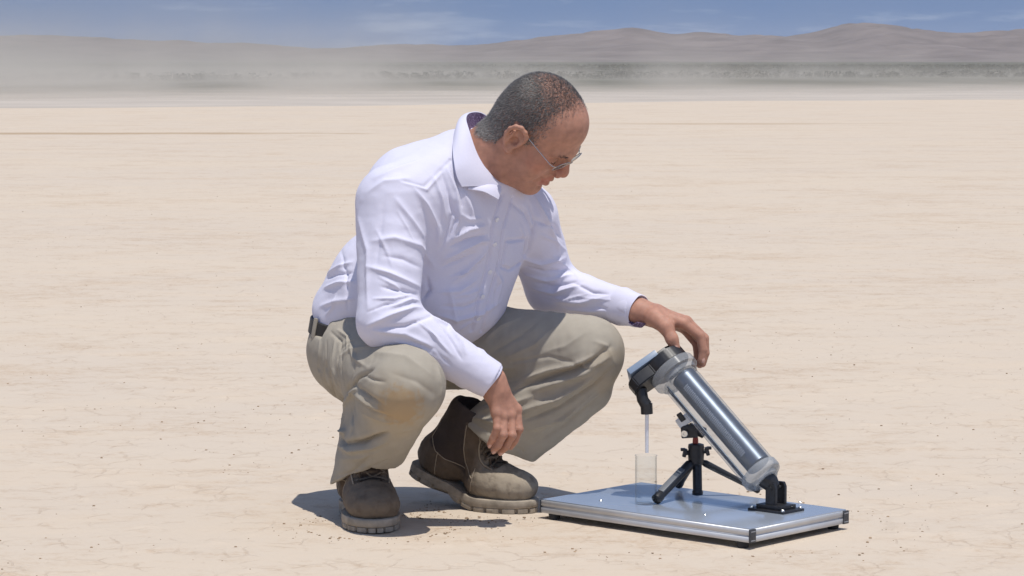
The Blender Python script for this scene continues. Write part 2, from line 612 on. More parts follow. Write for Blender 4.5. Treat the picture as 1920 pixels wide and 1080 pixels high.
def _panelled(m):
    """dark fabric panels and pale dust over the leather, from the boot's own pattern"""
    n, l = m.node_tree.nodes, m.node_tree.links; b = n['Principled BSDF']
    src = b.inputs['Base Color'].links[0].from_socket
    a = n.new('ShaderNodeAttribute'); a.attribute_name = 'pattern'
    sp = n.new('ShaderNodeSeparateColor'); l.new(a.outputs['Color'], sp.inputs[0])
    no = n.new('ShaderNodeTexNoise'); no.inputs['Scale'].default_value = 55; no.inputs['Detail'].default_value = 6
    tc = n.new('ShaderNodeTexCoord'); l.new(tc.outputs['Object'], no.inputs['Vector'])
    mu = n.new('ShaderNodeMath'); mu.operation = 'MULTIPLY'; l.new(sp.outputs[1], mu.inputs[0])
    mr = n.new('ShaderNodeMapRange'); mr.inputs[1].default_value = .12; mr.inputs[2].default_value = .50; l.new(no.outputs[0], mr.inputs[0])
    l.new(mr.outputs[0], mu.inputs[1])
    m1 = n.new('ShaderNodeMixRGB'); m1.inputs[2].default_value = (.32, .27, .205, 1); l.new(mu.outputs[0], m1.inputs[0]); l.new(src, m1.inputs[1])
    m2 = n.new('ShaderNodeMixRGB'); m2.inputs[2].default_value = (.062, .048, .042, 1); l.new(sp.outputs[0], m2.inputs[0]); l.new(m1.outputs[0], m2.inputs[1])
    l.new(m2.outputs[0], b.inputs['Base Color'])
_panelled(M['leather'])
M['sole'] = mat('boot_sole', (0.335, 0.288, 0.228), rough=0.9, spec=0.2, var=0.25, vscale=50, bump=0.4, bscale=200, bdist=0.001)
M['lace'] = mat('boot_lace', (0.17, 0.14, 0.11), rough=0.9, var=0.3, vscale=200)
M['stitch'] = mat('boot_stitching', (0.34, 0.28, 0.21), rough=0.9)
M['hair'] = mat('hair_strand', (0.09, 0.078, 0.072), rough=0.5, var=0.0)
M['eye'] = mat('eyeball', (0.55, 0.50, 0.46), rough=0.2)
M['iris'] = mat('iris', (0.02, 0.012, 0.008), rough=0.15)
M['rim'] = mat('spectacle_metal', (0.55, 0.5, 0.43), rough=0.25, metal=1.0)
M['lens'] = thin_glass('spectacle_lens', (.93, .94, .95), 0.0, .2)
M['nail'] = mat('fingernail', (0.56, 0.33, 0.26), rough=0.3)
M['button'] = mat('shirt_button', (0.78, 0.77, 0.80), rough=0.3)



# where the boots and the platform touch the ground
_tR = on_plane(706, 1001, 0); _tL = on_plane(1003, 962, 0)
oR_xy = _tR[:2] + np.array([0, .10]); oL_xy = _tL[:2] + np.array([-.09, .05])
plat_xy = (on_plane(1406, 992, .042)[:2] + on_plane(1198, 905, .042)[:2]) / 2

# ------------------------------------------------------------------ ground, hills, dust
def ground_material():
    m = bpy.data.materials.new('playa'); m.use_nodes = True
    n, l = m.node_tree.nodes, m.node_tree.links
    b = n['Principled BSDF']; b.inputs['Roughness'].default_value = .95; b.inputs['Specular IOR Level'].default_value = .15
    geo = n.new('ShaderNodeNewGeometry')
    def noise(scale, detail, rough=.5, sc=(1, 1, 1), off=(0, 0, 0)):
        mp = n.new('ShaderNodeMapping'); mp.inputs['Scale'].default_value = sc; mp.inputs['Location'].default_value = off
        l.new(geo.outputs['Position'], mp.inputs[0])
        t = n.new('ShaderNodeTexNoise'); t.inputs['Scale'].default_value = scale; t.inputs['Detail'].default_value = detail; t.inputs['Roughness'].default_value = rough
        l.new(mp.outputs[0], t.inputs['Vector']); return t.outputs[0]
    def rng(src, a, b_, c=0., d=1., smooth=True):
        r = n.new('ShaderNodeMapRange'); r.inputs[1].default_value = a; r.inputs[2].default_value = b_; r.inputs[3].default_value = c; r.inputs[4].default_value = d
        if smooth: r.interpolation_type = 'SMOOTHSTEP'
        l.new(src, r.inputs[0]); return r.outputs[0]
    def math_(op, a, b_):
        q = n.new('ShaderNodeMath'); q.operation = op
        for i, v in enumerate((a, b_)):
            if isinstance(v, (int, float)): q.inputs[i].default_value = v
            else: l.new(v, q.inputs[i])
        return q.outputs[0]
    def mix(fac, c1, c2):
        q = n.new('ShaderNodeMixRGB')
        for i, v in ((0, fac), (1, c1), (2, c2)):
            if isinstance(v, tuple): q.inputs[i].default_value = (*v, 1)
            elif isinstance(v, (int, float)): q.inputs[i].default_value = v
            else: l.new(v, q.inputs[i])
        return q.outputs[0]
    base = mix(rng(noise(.35, 5, .6, (.5, 1, 1)), .3, .7), (.546, .466, .378), (.565, .478, .378))
    base = mix(rng(noise(3.0, 6, .65, (.6, 1, 1), (4, 2, 0)), .42, .72, 0, .5), base, (.585, .480, .365))
    # granular tan crust in broken patches and streaks
    patch = noise(1.3, 4, .6, (.7, 1, 1), (7, 1, 0))
    fine = noise(26, 9, .75, (.8, 1, 1), (3, 9, 0))
    mid = noise(7.5, 5, .65, (.8, 1.1, 1), (1, 5, 0))
    crust = rng(math_('ADD', math_('ADD', math_('MULTIPLY', patch, .55), math_('MULTIPLY', fine, .55)), math_('MULTIPLY', mid, .45)), .755, .935)
    grain = rng(noise(95, 5, .7, (.8, 1, 1), (5, 1, 3)), .40, .60, .25, 1.0)
    base = mix(math_('MULTIPLY', math_('MULTIPLY', crust, grain), .62), base, (.435, .315, .21))
    speck = rng(noise(75, 4, .6, (.6, 1, 1), (2, 2, 2)), .665, .74)
    base = mix(math_('MULTIPLY', speck, math_('ADD', math_('MULTIPLY', crust, .65), .22)), base, (.19, .125, .075))
    # hairline cracks in the clay
    vm = n.new('ShaderNodeMapping'); l.new(geo.outputs['Position'], vm.inputs[0])
    wob = n.new('ShaderNodeTexNoise'); wob.inputs['Scale'].default_value = 9; wob.inputs['Detail'].default_value = 4; l.new(geo.outputs['Position'], wob.inputs['Vector'])
    va = n.new('ShaderNodeVectorMath'); va.operation = 'MULTIPLY_ADD'; va.inputs[1].default_value = (.10, .10, 0); l.new(wob.outputs['Color'], va.inputs[0]); l.new(vm.outputs[0], va.inputs[2])
    vo = n.new('ShaderNodeTexVoronoi'); vo.feature = 'DISTANCE_TO_EDGE'; vo.inputs['Scale'].default_value = 11; l.new(va.outputs[0], vo.inputs['Vector'])
    crack = math_('MULTIPLY', rng(vo.outputs['Distance'], .010, .045, 1, 0), rng(mid, .44, .60))
    base = mix(math_('MULTIPLY', crack, .26), base, (.36, .265, .185))
    # long wind-laid streaks farther out
    st = rng(noise(1.0, 4, .55, (.05, .55, 1), (2, 3, 0)), .585, .75)
    base = mix(math_('MULTIPLY', st, .12), base, (.47, .36, .255))
    l.new(base, b.inputs['Base Color'])
    bp = n.new('ShaderNodeBump'); bp.inputs['Strength'].default_value = .5; bp.inputs['Distance'].default_value = .004
    h = math_('ADD', math_('SUBTRACT', math_('MULTIPLY', fine, 1.3), math_('MULTIPLY', crack, .8)), math_('MULTIPLY', noise(140, 4, .6), .35))
    l.new(h, bp.inputs['Height']); l.new(bp.outputs[0], b.inputs['Normal'])
    return m
M['playa'] = ground_material()
add_layer(M['playa'], (.37, .27, .17), (-6.5, 37.6, 0), 1.0, .9, .75, 1.2, .75, (.105, 1.0, 1))
add_layer(M['playa'], (.40, .30, .20), (3.2, 43.5, 0), 1.0, .9, .75, 1.25, .5, (.22, .8, 1))

def graded(lo, hi, step, far_lo, far_hi, g=1.06):
    core = list(np.arange(lo, hi + 1e-9, step))
    s, v = step, core[-1]
    while v < far_hi:
        s *= g; v += s; core.append(v)
    s, v = step, core[0]; pre = []
    while v > far_lo:
        s *= g; v -= s; pre.append(v)
    return np.array(pre[::-1] + core)

def crust_height(P2):
    P3 = np.concatenate([P2 * [[.55, 1.0]], np.zeros((len(P2), 1))], 1)
    h = fbm(P3, 2.2, 3, 40) * .0030
    m = np.clip((fbm(P3, 1.6, 3, 50) * .5 + fbm(P3, 9, 3, 60) * .5 - .12) * 3.2, 0, 1)
    h += m * (.0022 + np.maximum(fbm(P3, 45, 2, 70), 0) * .0055)
    h += np.maximum(fbm(P3, 30, 2, 80) - .75, 0) * .012
    return h
xs = graded(-1.35, 1.45, .0095, -9000, 9000, 1.07)
ys = graded(5.10, 8.2, .0105, -3000, 9500, 1.028)
X, Yg = np.meshgrid(xs, ys)
P2 = np.stack([X.ravel(), Yg.ravel()], 1)
zz = np.zeros(len(P2))
nearm = (np.abs(P2[:, 0]) < 12) & (P2[:, 1] < 45) & (P2[:, 1] > 3)
zz[nearm] = crust_height(P2[nearm])
# pressed flat where feet and platform stand
zz = np.minimum(zz, .006)
for (cx, cy), rr in (((oR_xy[0], oR_xy[1]), .19), ((oL_xy[0], oL_xy[1]), .19), ((plat_xy[0], plat_xy[1]), .42)):
    d = np.hypot(P2[:, 0] - cx, P2[:, 1] - cy); zz = np.where(d < rr, np.minimum(zz, .0006) , zz)
nx, ny = len(xs), len(ys)
gi = np.arange(nx * ny).reshape(ny, nx)
GQ = np.stack([gi[:-1, :-1], gi[:-1, 1:], gi[1:, 1:], gi[1:, :-1]], -1).reshape(-1, 4)
ground = link('ground', mesh_from('ground', np.column_stack([P2, zz]), GQ), M['playa'])
tag(ground, kind='structure')

# loose clods and crumbs of dried mud
ico = bmesh.new(); bmesh.ops.create_icosphere(ico, subdivisions=1, radius=1)
IV = np.array([v.co for v in ico.verts]); ico.verts.index_update(); IF = np.array([[v.index for v in f.verts] for f in ico.faces]); ico.free()
NC = 3600
cy_ = 5.0 + 17 * RNG.random(NC) ** 2.0
cx_ = (RNG.random(NC) - .5) * .44 * cy_
cl = fbm(np.stack([cx_ * .5, cy_, cx_ * 0], 1), 2.0, 3, 50) + RNG.normal(0, .25, NC)
keep = cl > .05
d0 = np.hypot(cx_ - plat_xy[0], cy_ - plat_xy[1]) > .36
keep &= d0
cx_, cy_ = cx_[keep], cy_[keep]; k = len(cx_)
extra = 420
ang = RNG.random(extra) * 2 * np.pi
src_ = np.array([[oR_xy[0], oR_xy[1] - .02], [oL_xy[0] + .04, oL_xy[1]], [plat_xy[0], plat_xy[1]]])[RNG.integers(0, 3, extra)]
rr_x = np.where(src_[:, 0] == plat_xy[0], .40, .15) * (1 + .5 * RNG.random(extra) ** 2)
cx_ = np.concatenate([cx_, src_[:, 0] + np.cos(ang) * rr_x]); cy_ = np.concatenate([cy_, src_[:, 1] + np.sin(ang) * rr_x * .9]); k = len(cx_)
rad = .0009 + .0020 * RNG.random(k) ** 3 + np.where(RNG.random(k) < .01, .0018 * RNG.random(k), 0)
gz = crust_height(np.stack([cx_, cy_], 1))
jit = 1 + .35 * (RNG.random((k, len(IV))) - .5)
Vc = IV[None] * jit[..., None] * rad[:, None, None] * np.array([1.35, 1.2, .75]) + np.stack([cx_, cy_, np.minimum(gz, .006) + rad * .3], 1)[:, None]
Fc = (IF[None] + (np.arange(k) * len(IV))[:, None, None]).reshape(-1, 3)
M['clod'] = mat('mud_crumb', (.33, .235, .155), rough=.95, spec=.1, var=.45, vscale=12)
clods = link('mud_crumbs', mesh_from('mud_crumbs', Vc.reshape(-1, 3), Fc), M['clod'], None, smooth=False)
tag(clods, 'small brown crumbs of dried mud scattered over the pale flat', 'mud crumbs', kind='stuff')

# the darker flat beyond the playa's edge, then a plain of low scrub
def edge_y(x, d=64): return d + .62 * np.clip(x, -25, 25) + .8 * np.sin(x * .35) + .5 * np.sin(x * 1.1 + 2)
xs2 = np.concatenate([np.linspace(-6000, -140, 30), np.linspace(-120, 120, 160), np.linspace(140, 6000, 30)])
ys2 = np.concatenate([[0, .25, .6], np.geomspace(1, 5600, 60)])
M['flat'] = mat('outer_flat_soil', (.45, .40, .345), rough=.95, spec=.1, var=.10, vscale=.25)
M['plain'] = mat('scrub_soil', (.105, .105, .080), rough=.95, spec=.1, var=.2, vscale=.12)
def _feather(m, dark):
    n, l = m.node_tree.nodes, m.node_tree.links; b = n['Principled BSDF']; src = b.inputs['Base Color'].links[0].from_socket
    geo = n.new('ShaderNodeNewGeometry'); sp = n.new('ShaderNodeSeparateXYZ'); l.new(geo.outputs['Position'], sp.inputs[0])
    cl = n.new('ShaderNodeClamp'); cl.inputs['Min'].default_value = -25; cl.inputs['Max'].default_value = 25; l.new(sp.outputs[0], cl.inputs[0])
    d = n.new('ShaderNodeMath'); d.operation = 'MULTIPLY_ADD'; d.inputs[1].default_value = -.62; l.new(cl.outputs[0], d.inputs[0]); l.new(sp.outputs[1], d.inputs[2])
    no = n.new('ShaderNodeTexNoise'); no.inputs['Scale'].default_value = .22; no.inputs['Detail'].default_value = 6; l.new(geo.outputs['Position'], no.inputs['Vector'])
    ad = n.new('ShaderNodeMath'); ad.operation = 'MULTIPLY_ADD'; ad.inputs[1].default_value = 26; l.new(no.outputs[0], ad.inputs[0]); l.new(d.outputs[0], ad.inputs[2])
    r = n.new('ShaderNodeMapRange'); r.interpolation_type = 'SMOOTHSTEP'; r.inputs[1].default_value = 84; r.inputs[2].default_value = 140; l.new(ad.outputs[0], r.inputs[0])
    mx = n.new('ShaderNodeMixRGB'); mx.inputs[2].default_value = (*dark, 1); l.new(r.outputs[0], mx.inputs[0]); l.new(src, mx.inputs[1]); l.new(mx.outputs[0], b.inputs['Base Color'])
_feather(M['flat'], (.105, .105, .080))
def sheet(name, d, z, m):
    X2 = np.repeat(xs2[None], len(ys2), 0); Y2 = edge_y(xs2, d)[None] + ys2[:, None]
    Z2 = z + np.zeros_like(X2); Z2[0] = -.03
    g2 = np.arange(X2.size).reshape(X2.shape)
    Q2 = np.stack([g2[:-1, :-1], g2[:-1, 1:], g2[1:, 1:], g2[1:, :-1]], -1).reshape(-1, 4)
    return tag(link(name, mesh_from(name, np.stack([X2.ravel(), Y2.ravel(), Z2.ravel()], 1), Q2), m), kind='structure')
outer_flat = sheet('outer_flat', 64, .006, M['flat'])
plain = sheet('scrub_plain', 139, .012, M['plain'])

NB = 9000
by = 150 + 500 * RNG.random(NB) ** 1.5
bx = (RNG.random(NB) - .5) * (.52 * by + 10)
by = by + .62 * np.clip(bx, -25, 25)
hgt = .16 + .28 * RNG.random(NB) ** 2 + .10 * np.clip((by - 150) / 200, 0, 1)
LF = 52
th = RNG.random((NB, LF)) * 2 * np.pi
rr = RNG.random((NB, LF)) ** .5 * .75
hh = RNG.random((NB, LF))
cc = np.stack([np.cos(th) * rr * (1.05 - hh * .4), np.sin(th) * rr * (1.05 - hh * .4), hh], -1) * hgt[:, None, None] * np.array([1.15, 1.15, .9])
cc += np.stack([bx, by, np.zeros(NB)], 1)[:, None]
d1 = RNG.normal(0, 1, (NB, LF, 3)); d1 /= np.linalg.norm(d1, axis=-1)[..., None]
d2 = RNG.normal(0, 1, (NB, LF, 3)); d2 /= np.linalg.norm(d2, axis=-1)[..., None]
sz = (hgt * .12)[:, None, None]
tv = np.stack([cc + d1 * sz, cc - d1 * sz * .5 + d2 * sz, cc - d1 * sz * .5 - d2 * sz], 2).reshape(-1, 3)
tv[:, 2] = np.maximum(tv[:, 2], .01)
M['scrub'] = mat('desert_scrub', (.085, .087, .064), rough=.9, spec=.1, var=.35, vscale=.4)
scrub = link('desert_scrub', mesh_from('desert_scrub', tv, np.arange(len(tv)).reshape(-1, 3)), M['scrub'], None, smooth=False)
tag(scrub, 'dark band of low desert scrub beyond the pale flat', 'scrub', kind='stuff')

# hills
def hills(name, outline, D, depth, seed, color, span, rough_amp):
    ox = np.array([(p[0] - 960) / FPX * D for p in outline]); oh = np.array([CAM_H + (115 - p[1]) / FPX * D for p in outline])
    xs_ = np.linspace(-span, span, 420); ys_ = np.linspace(0, 1, 70)
    env = np.interp(xs_, ox, oh)
    out = (xs_ < ox[0]) | (xs_ > ox[-1])
    env = np.where(out, env * (.8 + .5 * np.sin(xs_ / 300.)) , env); env = np.maximum(env, 8)
    ke = np.exp(-np.linspace(-2, 2, 9) ** 2); env = np.convolve(np.pad(env, 4, 'edge'), ke / ke.sum(), 'valid')
    XX, TT = np.meshgrid(xs_, ys_)
    P3 = np.stack([XX.ravel() / D, TT.ravel() * depth / D, XX.ravel() * 0], 1)
    rid = 1 - np.abs(fbm(P3, 15, 5, seed, .6))
    prof = np.clip(TT / .62, 0, 1); prof = np.where(TT > .62, 1 - .55 * (TT - .62) / .38, prof ** 1.25)
    Zh = env[None] * prof * (1 + rough_amp * (rid.reshape(XX.shape) - .75) * (1 - np.abs(prof) * .55))
    Zh = np.maximum(Zh, -2) - 1.0 * (TT == 0)
    YY = D - .62 * depth + TT * depth
    g = np.arange(XX.size).reshape(XX.shape)
    Qh = np.stack([g[:-1, :-1], g[:-1, 1:], g[1:, 1:], g[1:, :-1]], -1).reshape(-1, 4)
    m = mat(name + '_rock', color, rough=.95, spec=.1, var=.22, vscale=.012, bump=.6, bscale=.03, bdist=6)
    o = link(name, mesh_from(name, np.stack([XX.ravel(), YY.ravel(), Zh.ravel()], 1), Qh), m)
    return tag(o, kind='structure')
hills('hills', [(-250, 92), (-60, 74), (60, 68), (170, 72), (300, 78), (450, 80), (560, 88), (640, 90), (720, 84), (800, 85), (880, 88), (930, 80), (980, 74), (1040, 70), (1120, 62), (1170, 53), (1200, 58), (1250, 68), (1310, 64), (1380, 68), (1430, 67), (1480, 74), (1540, 60), (1590, 46), (1612, 42), (1650, 50), (1720, 58), (1790, 62), (1850, 54), (1920, 52), (2050, 60), (2200, 75)], 5200, 2400, 11, (.185, .155, .143), 3000, .9)

# ------------------------------------------------------------------ blowing dust and desert haze
def closed_box(name, lo, hi):
    mb = MB(); lo, hi = np.array(lo, float), np.array(hi, float)
    mb.box((lo + hi) / 2, np.eye(3), (hi - lo) / 2)
    return mesh_from(name, mb.V, mb.F)
dm_ = bpy.data.materials.new('blowing_dust'); dm_.use_nodes = True
n, l = dm_.node_tree.nodes, dm_.node_tree.links; n.clear()
out = n.new('ShaderNodeOutputMaterial'); pv = n.new('ShaderNodeVolumePrincipled'); l.new(pv.outputs[0], out.inputs['Volume'])
pv.inputs['Color'].default_value = (.84, .775, .68, 1); pv.inputs['Anisotropy'].default_value = 0.0
geo = n.new('ShaderNodeNewGeometry'); sep = n.new('ShaderNodeSeparateXYZ'); l.new(geo.outputs['Position'], sep.inputs[0])
def nm(op, a, b_=0.0, c=None):
    q = n.new('ShaderNodeMath'); q.operation = op
    for i, v in enumerate((a, b_, c)):
        if v is None: continue
        if isinstance(v, (int, float)): q.inputs[i].default_value = v
        else: l.new(v, q.inputs[i])
    return q.outputs[0]
def nr(src, a, b_, c, d):
    r = n.new('ShaderNodeMapRange'); r.interpolation_type = 'SMOOTHSTEP'
    for i, v in enumerate((a, b_, c, d)): r.inputs[i + 1].default_value = v
    l.new(src, r.inputs[0]); return r.outputs[0]
low = nm('POWER', 2.71828, nm('MULTIPLY', sep.outputs['Z'], -1 / .40))
high = nm('POWER', 2.71828, nm('MULTIPLY', sep.outputs['Z'], -1 / 2.2))
leftness = nr(sep.outputs['X'], -23.0, 6.0, 1.0, .16)          # the gust is thickest over the left of the flat
mp = n.new('ShaderNodeMapping'); mp.inputs['Scale'].default_value = (.22, .03, .30); l.new(geo.outputs['Position'], mp.inputs[0])
tn = n.new('ShaderNodeTexNoise'); tn.inputs['Scale'].default_value = 1.0; tn.inputs['Detail'].default_value = 4; l.new(mp.outputs[0], tn.inputs['Vector'])
wisp = nr(tn.outputs[0], .34, .68, .25, 1.8)
dens = nm('ADD', nm('MULTIPLY', low, nm('MULTIPLY_ADD', leftness, .050, .0110)), nm('MULTIPLY', high, nm('MULTIPLY', leftness, .0130)))
l.new(nm('MULTIPLY', dens, wisp), pv.inputs['Density'])
dust = link('dust_cloud', closed_box('dust_cloud', (-75, 70, .02), (75, 215, 14)), dm_, None, smooth=False)
tag(dust, 'low cloud of pale blowing dust along the edge of the flat', 'dust cloud', kind='stuff')

hz = bpy.data.materials.new('haze'); hz.use_nodes = True
n, l = hz.node_tree.nodes, hz.node_tree.links; n.clear()
out = n.new('ShaderNodeOutputMaterial'); pv = n.new('ShaderNodeVolumePrincipled'); l.new(pv.outputs[0], out.inputs['Volume'])
pv.inputs['Color'].default_value = (.80, .87, 1.0, 1); pv.inputs['Density'].default_value = 2.5e-5
haze = link('haze', closed_box('haze', (-9800, -3600, -4), (9800, 10400, 110)), hz, None, smooth=False)
tag(haze, 'thin pale desert haze over the plain and hills', 'haze', kind='stuff')

# ------------------------------------------------------------------ the crouching person
hf = nz([0.67361814, -0.1644939, -0.72054171]); hr = nz([-0.44258246, -0.87056799, -0.21501662])
hr = nz(hr - hf * np.dot(hr, hf)); hu = np.cross(hr, hf)
HM = np.stack([hf, hr, hu])
HC = at(992, 246, 5.91); HS = 1.0
def hp(x, y, z): return HC + HS * (x * hf + y * hr + z * hu)
def hell(c, r): return ell(hp(*c), np.array(r) * HS, HM)
def hcone(a, b, ra, rb): return cone(hp(*a), hp(*b), ra * HS, rb * HS)

R_SH, R_EL, R_WR = at(741, 374, 5.835), at(727, 600, 5.745), at(922, 714, 5.755)
L_SH, L_EL, L_WR = at(985, 405, 6.05), at(1036, 540, 6.17), at(1197, 583, 5.965)
NECK = at(893, 312, 5.955)
R_HIP, R_KN, R_AN = at(662, 655, 6.02), at(758, 727, 5.67), at(684, 868, 5.89)
L_HIP, L_KN, L_AN = at(790, 645, 6.14), at(1098, 662, 5.96), at(912, 822, 6.03)

body = SDF()
# skull and face
body.u(hell((-.002, 0, .052), (.090, .077, .086)))
body.u(hell((-.040, 0, .015), (.046, .058, .052)), .03)
body.u(hell((.046, 0, .062), (.050, .062, .056)), .03)
body.u(hell((.042, 0, -.018), (.054, .060, .078)), .03)
for s in (1, -1):
    body.u(hcone((.005, s * .050, -.050), (.072, s * .014, -.086), .019, .015), .025)
    body.u(hell((.062, s * .042, -.004), (.026, .022, .020)), .02)
    body.u(hell((.050, s * .040, -.045), (.030, .020, .030)), .025)
    body.u(hcone((.085, s * .038, .036), (.093, s * .010, .038), .011, .012), .014)
body.u(hell((.082, 0, -.086), (.018, .020, .017)), .014)
body.u(hell((.045, 0, -.080), (.045, .036, .024)), .025)
body.u(hell((.080, 0, -.046), (.024, .032, .032)), .016)
for s in (1, -1):
    body.s(hell((.103, s * .034, .016), (.024, .023, .014)), .012)
    body.u(hell((.077, s * .033, .016), (.0135, .0150, .0125)), .004)
    body.u(hell((.081, s * .034, .0045), (.010, .014, .005)), .007)
# nose
body.u(hcone((.093, 0, .030), (.1110, 0, .000), .0085, .0100), .012)
body.u(hell((.1120, 0, -.0075), (.0130, .0125, .0120)), .006)
for s in (1, -1):
    body.u(hell((.1055, s * .0135, -.0135), (.0125, .0080, .0095)), .005)
    body.s(hell((.1120, s * .0055, -.0220), (.006, .0032, .004)), .003)
# mouth, slightly smiling
body.u(hcone((.1005, 0, -.0400), (.090, .022, -.0410), .0075, .0045), .006)
body.u(hcone((.1005, 0, -.0400), (.090, -.022, -.0410), .0075, .0045), .006)
body.u(hcone((.0990, 0, -.0540), (.089, .018, -.0500), .0075, .0045), .006)
body.u(hcone((.0990, 0, -.0540), (.089, -.018, -.0500), .0075, .0045), .006)
for s in (1, -1):
    body.s(hcone((.1095, 0, -.0470), (.0975, s * .0235, -.0440), .0032, .0030), .0030)
    body.s(hcone((.0975, s * .0235, -.0440), (.089, s * .033, -.038), .0030, .0022), .004)
    # crease from nose to mouth corner
    body.s(hcone((.104, s * .021, -.016), (.0885, s * .040, -.046), .0038, .0036), .005)
body.s(hcone((.099, .014, -.0665), (.099, -.014, -.0665), .004, .004), .010)
# ears
for s in (1, -1):
    def e(x, y, z): return (x * .92 + .009, s * y, z * .92 + .007)
    body.u(hell(e(-.010, .080, .003), (.021, .007, .031)), .006)
    rimp = [e(.013, .079, .012), e(.012, .087, .028), e(.003, .092, .037), e(-.010, .095, .040), e(-.022, .096, .033), e(-.029, .095, .018), e(-.029, .093, .003), e(-.023, .089, -.014), e(-.012, .084, -.028), e(.001, .080, -.033)]
    for a_, b_ in zip(rimp[:-1], rimp[1:]):
        body.u(hcone(a_, b_, .0046, .0046), .003)
    body.u(hell(e(-.002, .081, -.028), (.0085, .006, .010)), .004)
    body.s(hell(e(-.004, .090, -.002), (.0100, .0145, .0125)), .004)
    body.s(hell(e(-.008, .096, .020), (.012, .0085, .012)), .005)
    body.u(hcone(e(.010, .080, .004), e(.008, .081, -.008), .0045, .004), .003)
    body.u(hcone(e(-.018, .089, .018), e(-.018, .088, -.014), .0036, .0036), .004)
# neck and trunk
body.u(cone(hp(-.020, 0, -.012), NECK, .059, .070), .03)
body.u(cone(hp(.012, 0, -.060), NECK + nz(at(940, 345, 5.9) - NECK) * .02, .040, .052), .03)
body.u(hcone((-.030, .045, -.010), (.0, .030, -.105), .016, .018), .02)
TR = nz(np.array([.64, .77, 0]))
SPN = nz(NECK - at(690, 630, 6.09)); TR = nz(TR - SPN * np.dot(TR, SPN)); TF = np.cross(SPN, TR) * -1
if TF[0] < 0: TF = -TF
TM = np.stack([TR, TF, SPN])
body.u(ell(at(835, 420, 5.975), (.150, .095, .15), TM), .03)
body.u(ell(at(765, 545, 6.04), (.135, .105, .14), TM), .03)
body.u(ell(at(690, 655, 6.085), (.13, .10, .11), TM), .03)
body.u(cone(NECK, R_SH, .055, .045), .03); body.u(cone(NECK, L_SH, .055, .045), .03)
body.chain([R_SH, R_EL, R_WR], [.048, .040, .027], .012)
body.chain([L_SH, L_EL, L_WR], [.048, .040, .027], .012)
R_FOOT = R_AN + np.array([.01, -.10, -.045]); L_FOOT = at(905, 925, 6.00)
body.chain([R_HIP, R_KN, R_AN], [.075, .052, .036], .015); body.u(cone(R_AN, R_FOOT, .030, .016), .01)
L_ANK = at(872, 872, 6.045)
body.chain([L_HIP, L_KN, L_ANK], [.075, .050, .028], .015); body.u(cone(L_ANK, L_FOOT, .028, .012), .01)

# right hand hanging between the knees
def P(x, y, Y): return at(x, y, Y)
Yh = 5.755
body.u(fcone(R_WR, P(930, 734, Yh), .026, .0265, (1, 0, .3), 1.1), .012)
mcR = [P(931, 775, Yh - .016), P(943, 781, Yh - .010), P(957, 779, Yh + .002), P(968, 769, Yh + .016)]
pipR = [P(932, 803, Yh - .028), P(944, 815, Yh - .026), P(960, 816, Yh - .014), P(973, 805, Yh + .004)]
dipR = [P(924, 822, Yh - .022), P(934, 835, Yh - .018), P(949, 837, Yh - .006), P(965, 826, Yh + .012)]
tipR = [P(918, 833, Yh - .012), P(926, 844, Yh - .007), P(939, 847, Yh + .005), P(957, 838, Yh + .019)]
for j in range(4):
    wr = R_WR + (mcR[j] - R_WR) * .25
    body.u(cone(wr, mcR[j], .019, .0116), .008)
for j in range(4):
    rr = [.0084, .0092, .0095, .0093][j]
    body.u(cone(mcR[j], pipR[j], rr + .0012, rr * .95), .003)
    body.u(ell(pipR[j], (rr * 1.06,) * 3), .002)
    body.u(cone(pipR[j], dipR[j], rr * .95, rr * .88), .0016)
    body.u(cone(dipR[j], tipR[j], rr * .90, rr * .74), .0016)
    body.u(ell(mcR[j] + np.array([0, -.002, .002]), (.0118, .0118, .0118)), .005)
thR = [P(935, 738, Yh + .018), P(962, 768, Yh + .040), P(962, 800, Yh + .044), P(955, 822, Yh + .040)]
body.chain(thR, [.020, .0145, .0118, .0095], .008)

# left hand on the head of the tube
Yl = 5.93
body.u(fcone(L_WR, P(1226, 592, Yl + .022), .0255, .026, (0, 1, 0), 1.12), .012)
mcL = [P(1281, 606, Yl - .014), P(1287, 603, Yl + .008), P(1286, 606, Yl + .029), P(1280, 613, Yl + .047)]
pipL = [P(1313, 630, Yl - .018), P(1320, 634, Yl + .006), P(1317, 640, Yl + .029), P(1306, 645, Yl + .049)]
dipL = [P(1318, 656, Yl - .020), P(1322, 662, Yl + .004), P(1318, 666, Yl + .027), P(1308, 668, Yl + .046)]
tipL = [P(1315, 675, Yl - .021), P(1317, 682, Yl + .002), P(1312, 684, Yl + .024), P(1302, 683, Yl + .042)]
for j in range(4):
    wr = P(1226, 590, Yl + .022) + (mcL[j] - P(1226, 590, Yl + .022)) * .1 + np.array([0, (j - 1.5) * .008, 0])
    body.u(cone(wr, mcL[j], .0195, .0128), .010)
    rr = [.0102, .0106, .0102, .0092][j]
    body.u(cone(mcL[j], pipL[j], rr + .0012, rr), .004)
    body.u(cone(pipL[j], dipL[j], rr, rr * .9), .0022)
    body.u(cone(dipL[j], tipL[j], rr * .9, rr * .76), .002)
thL = [P(1228, 596, Yl - .004), P(1249, 613, Yl - .028), P(1260, 636, Yl - .040), P(1267, 652, Yl - .042)]
body.chain(thL, [.0215, .0158, .0125, .0100], .008)

LO, HI = (-.50, 5.50, -.02), (.42, 6.36, .93)
bV, bQ = body.mesh((-.50, 5.50, .0), (.42, 6.30, .92), .0020)
bV = relax(bV, bQ, 1, .35)
BASE = np.array([-.16, 5.88, 0.0])

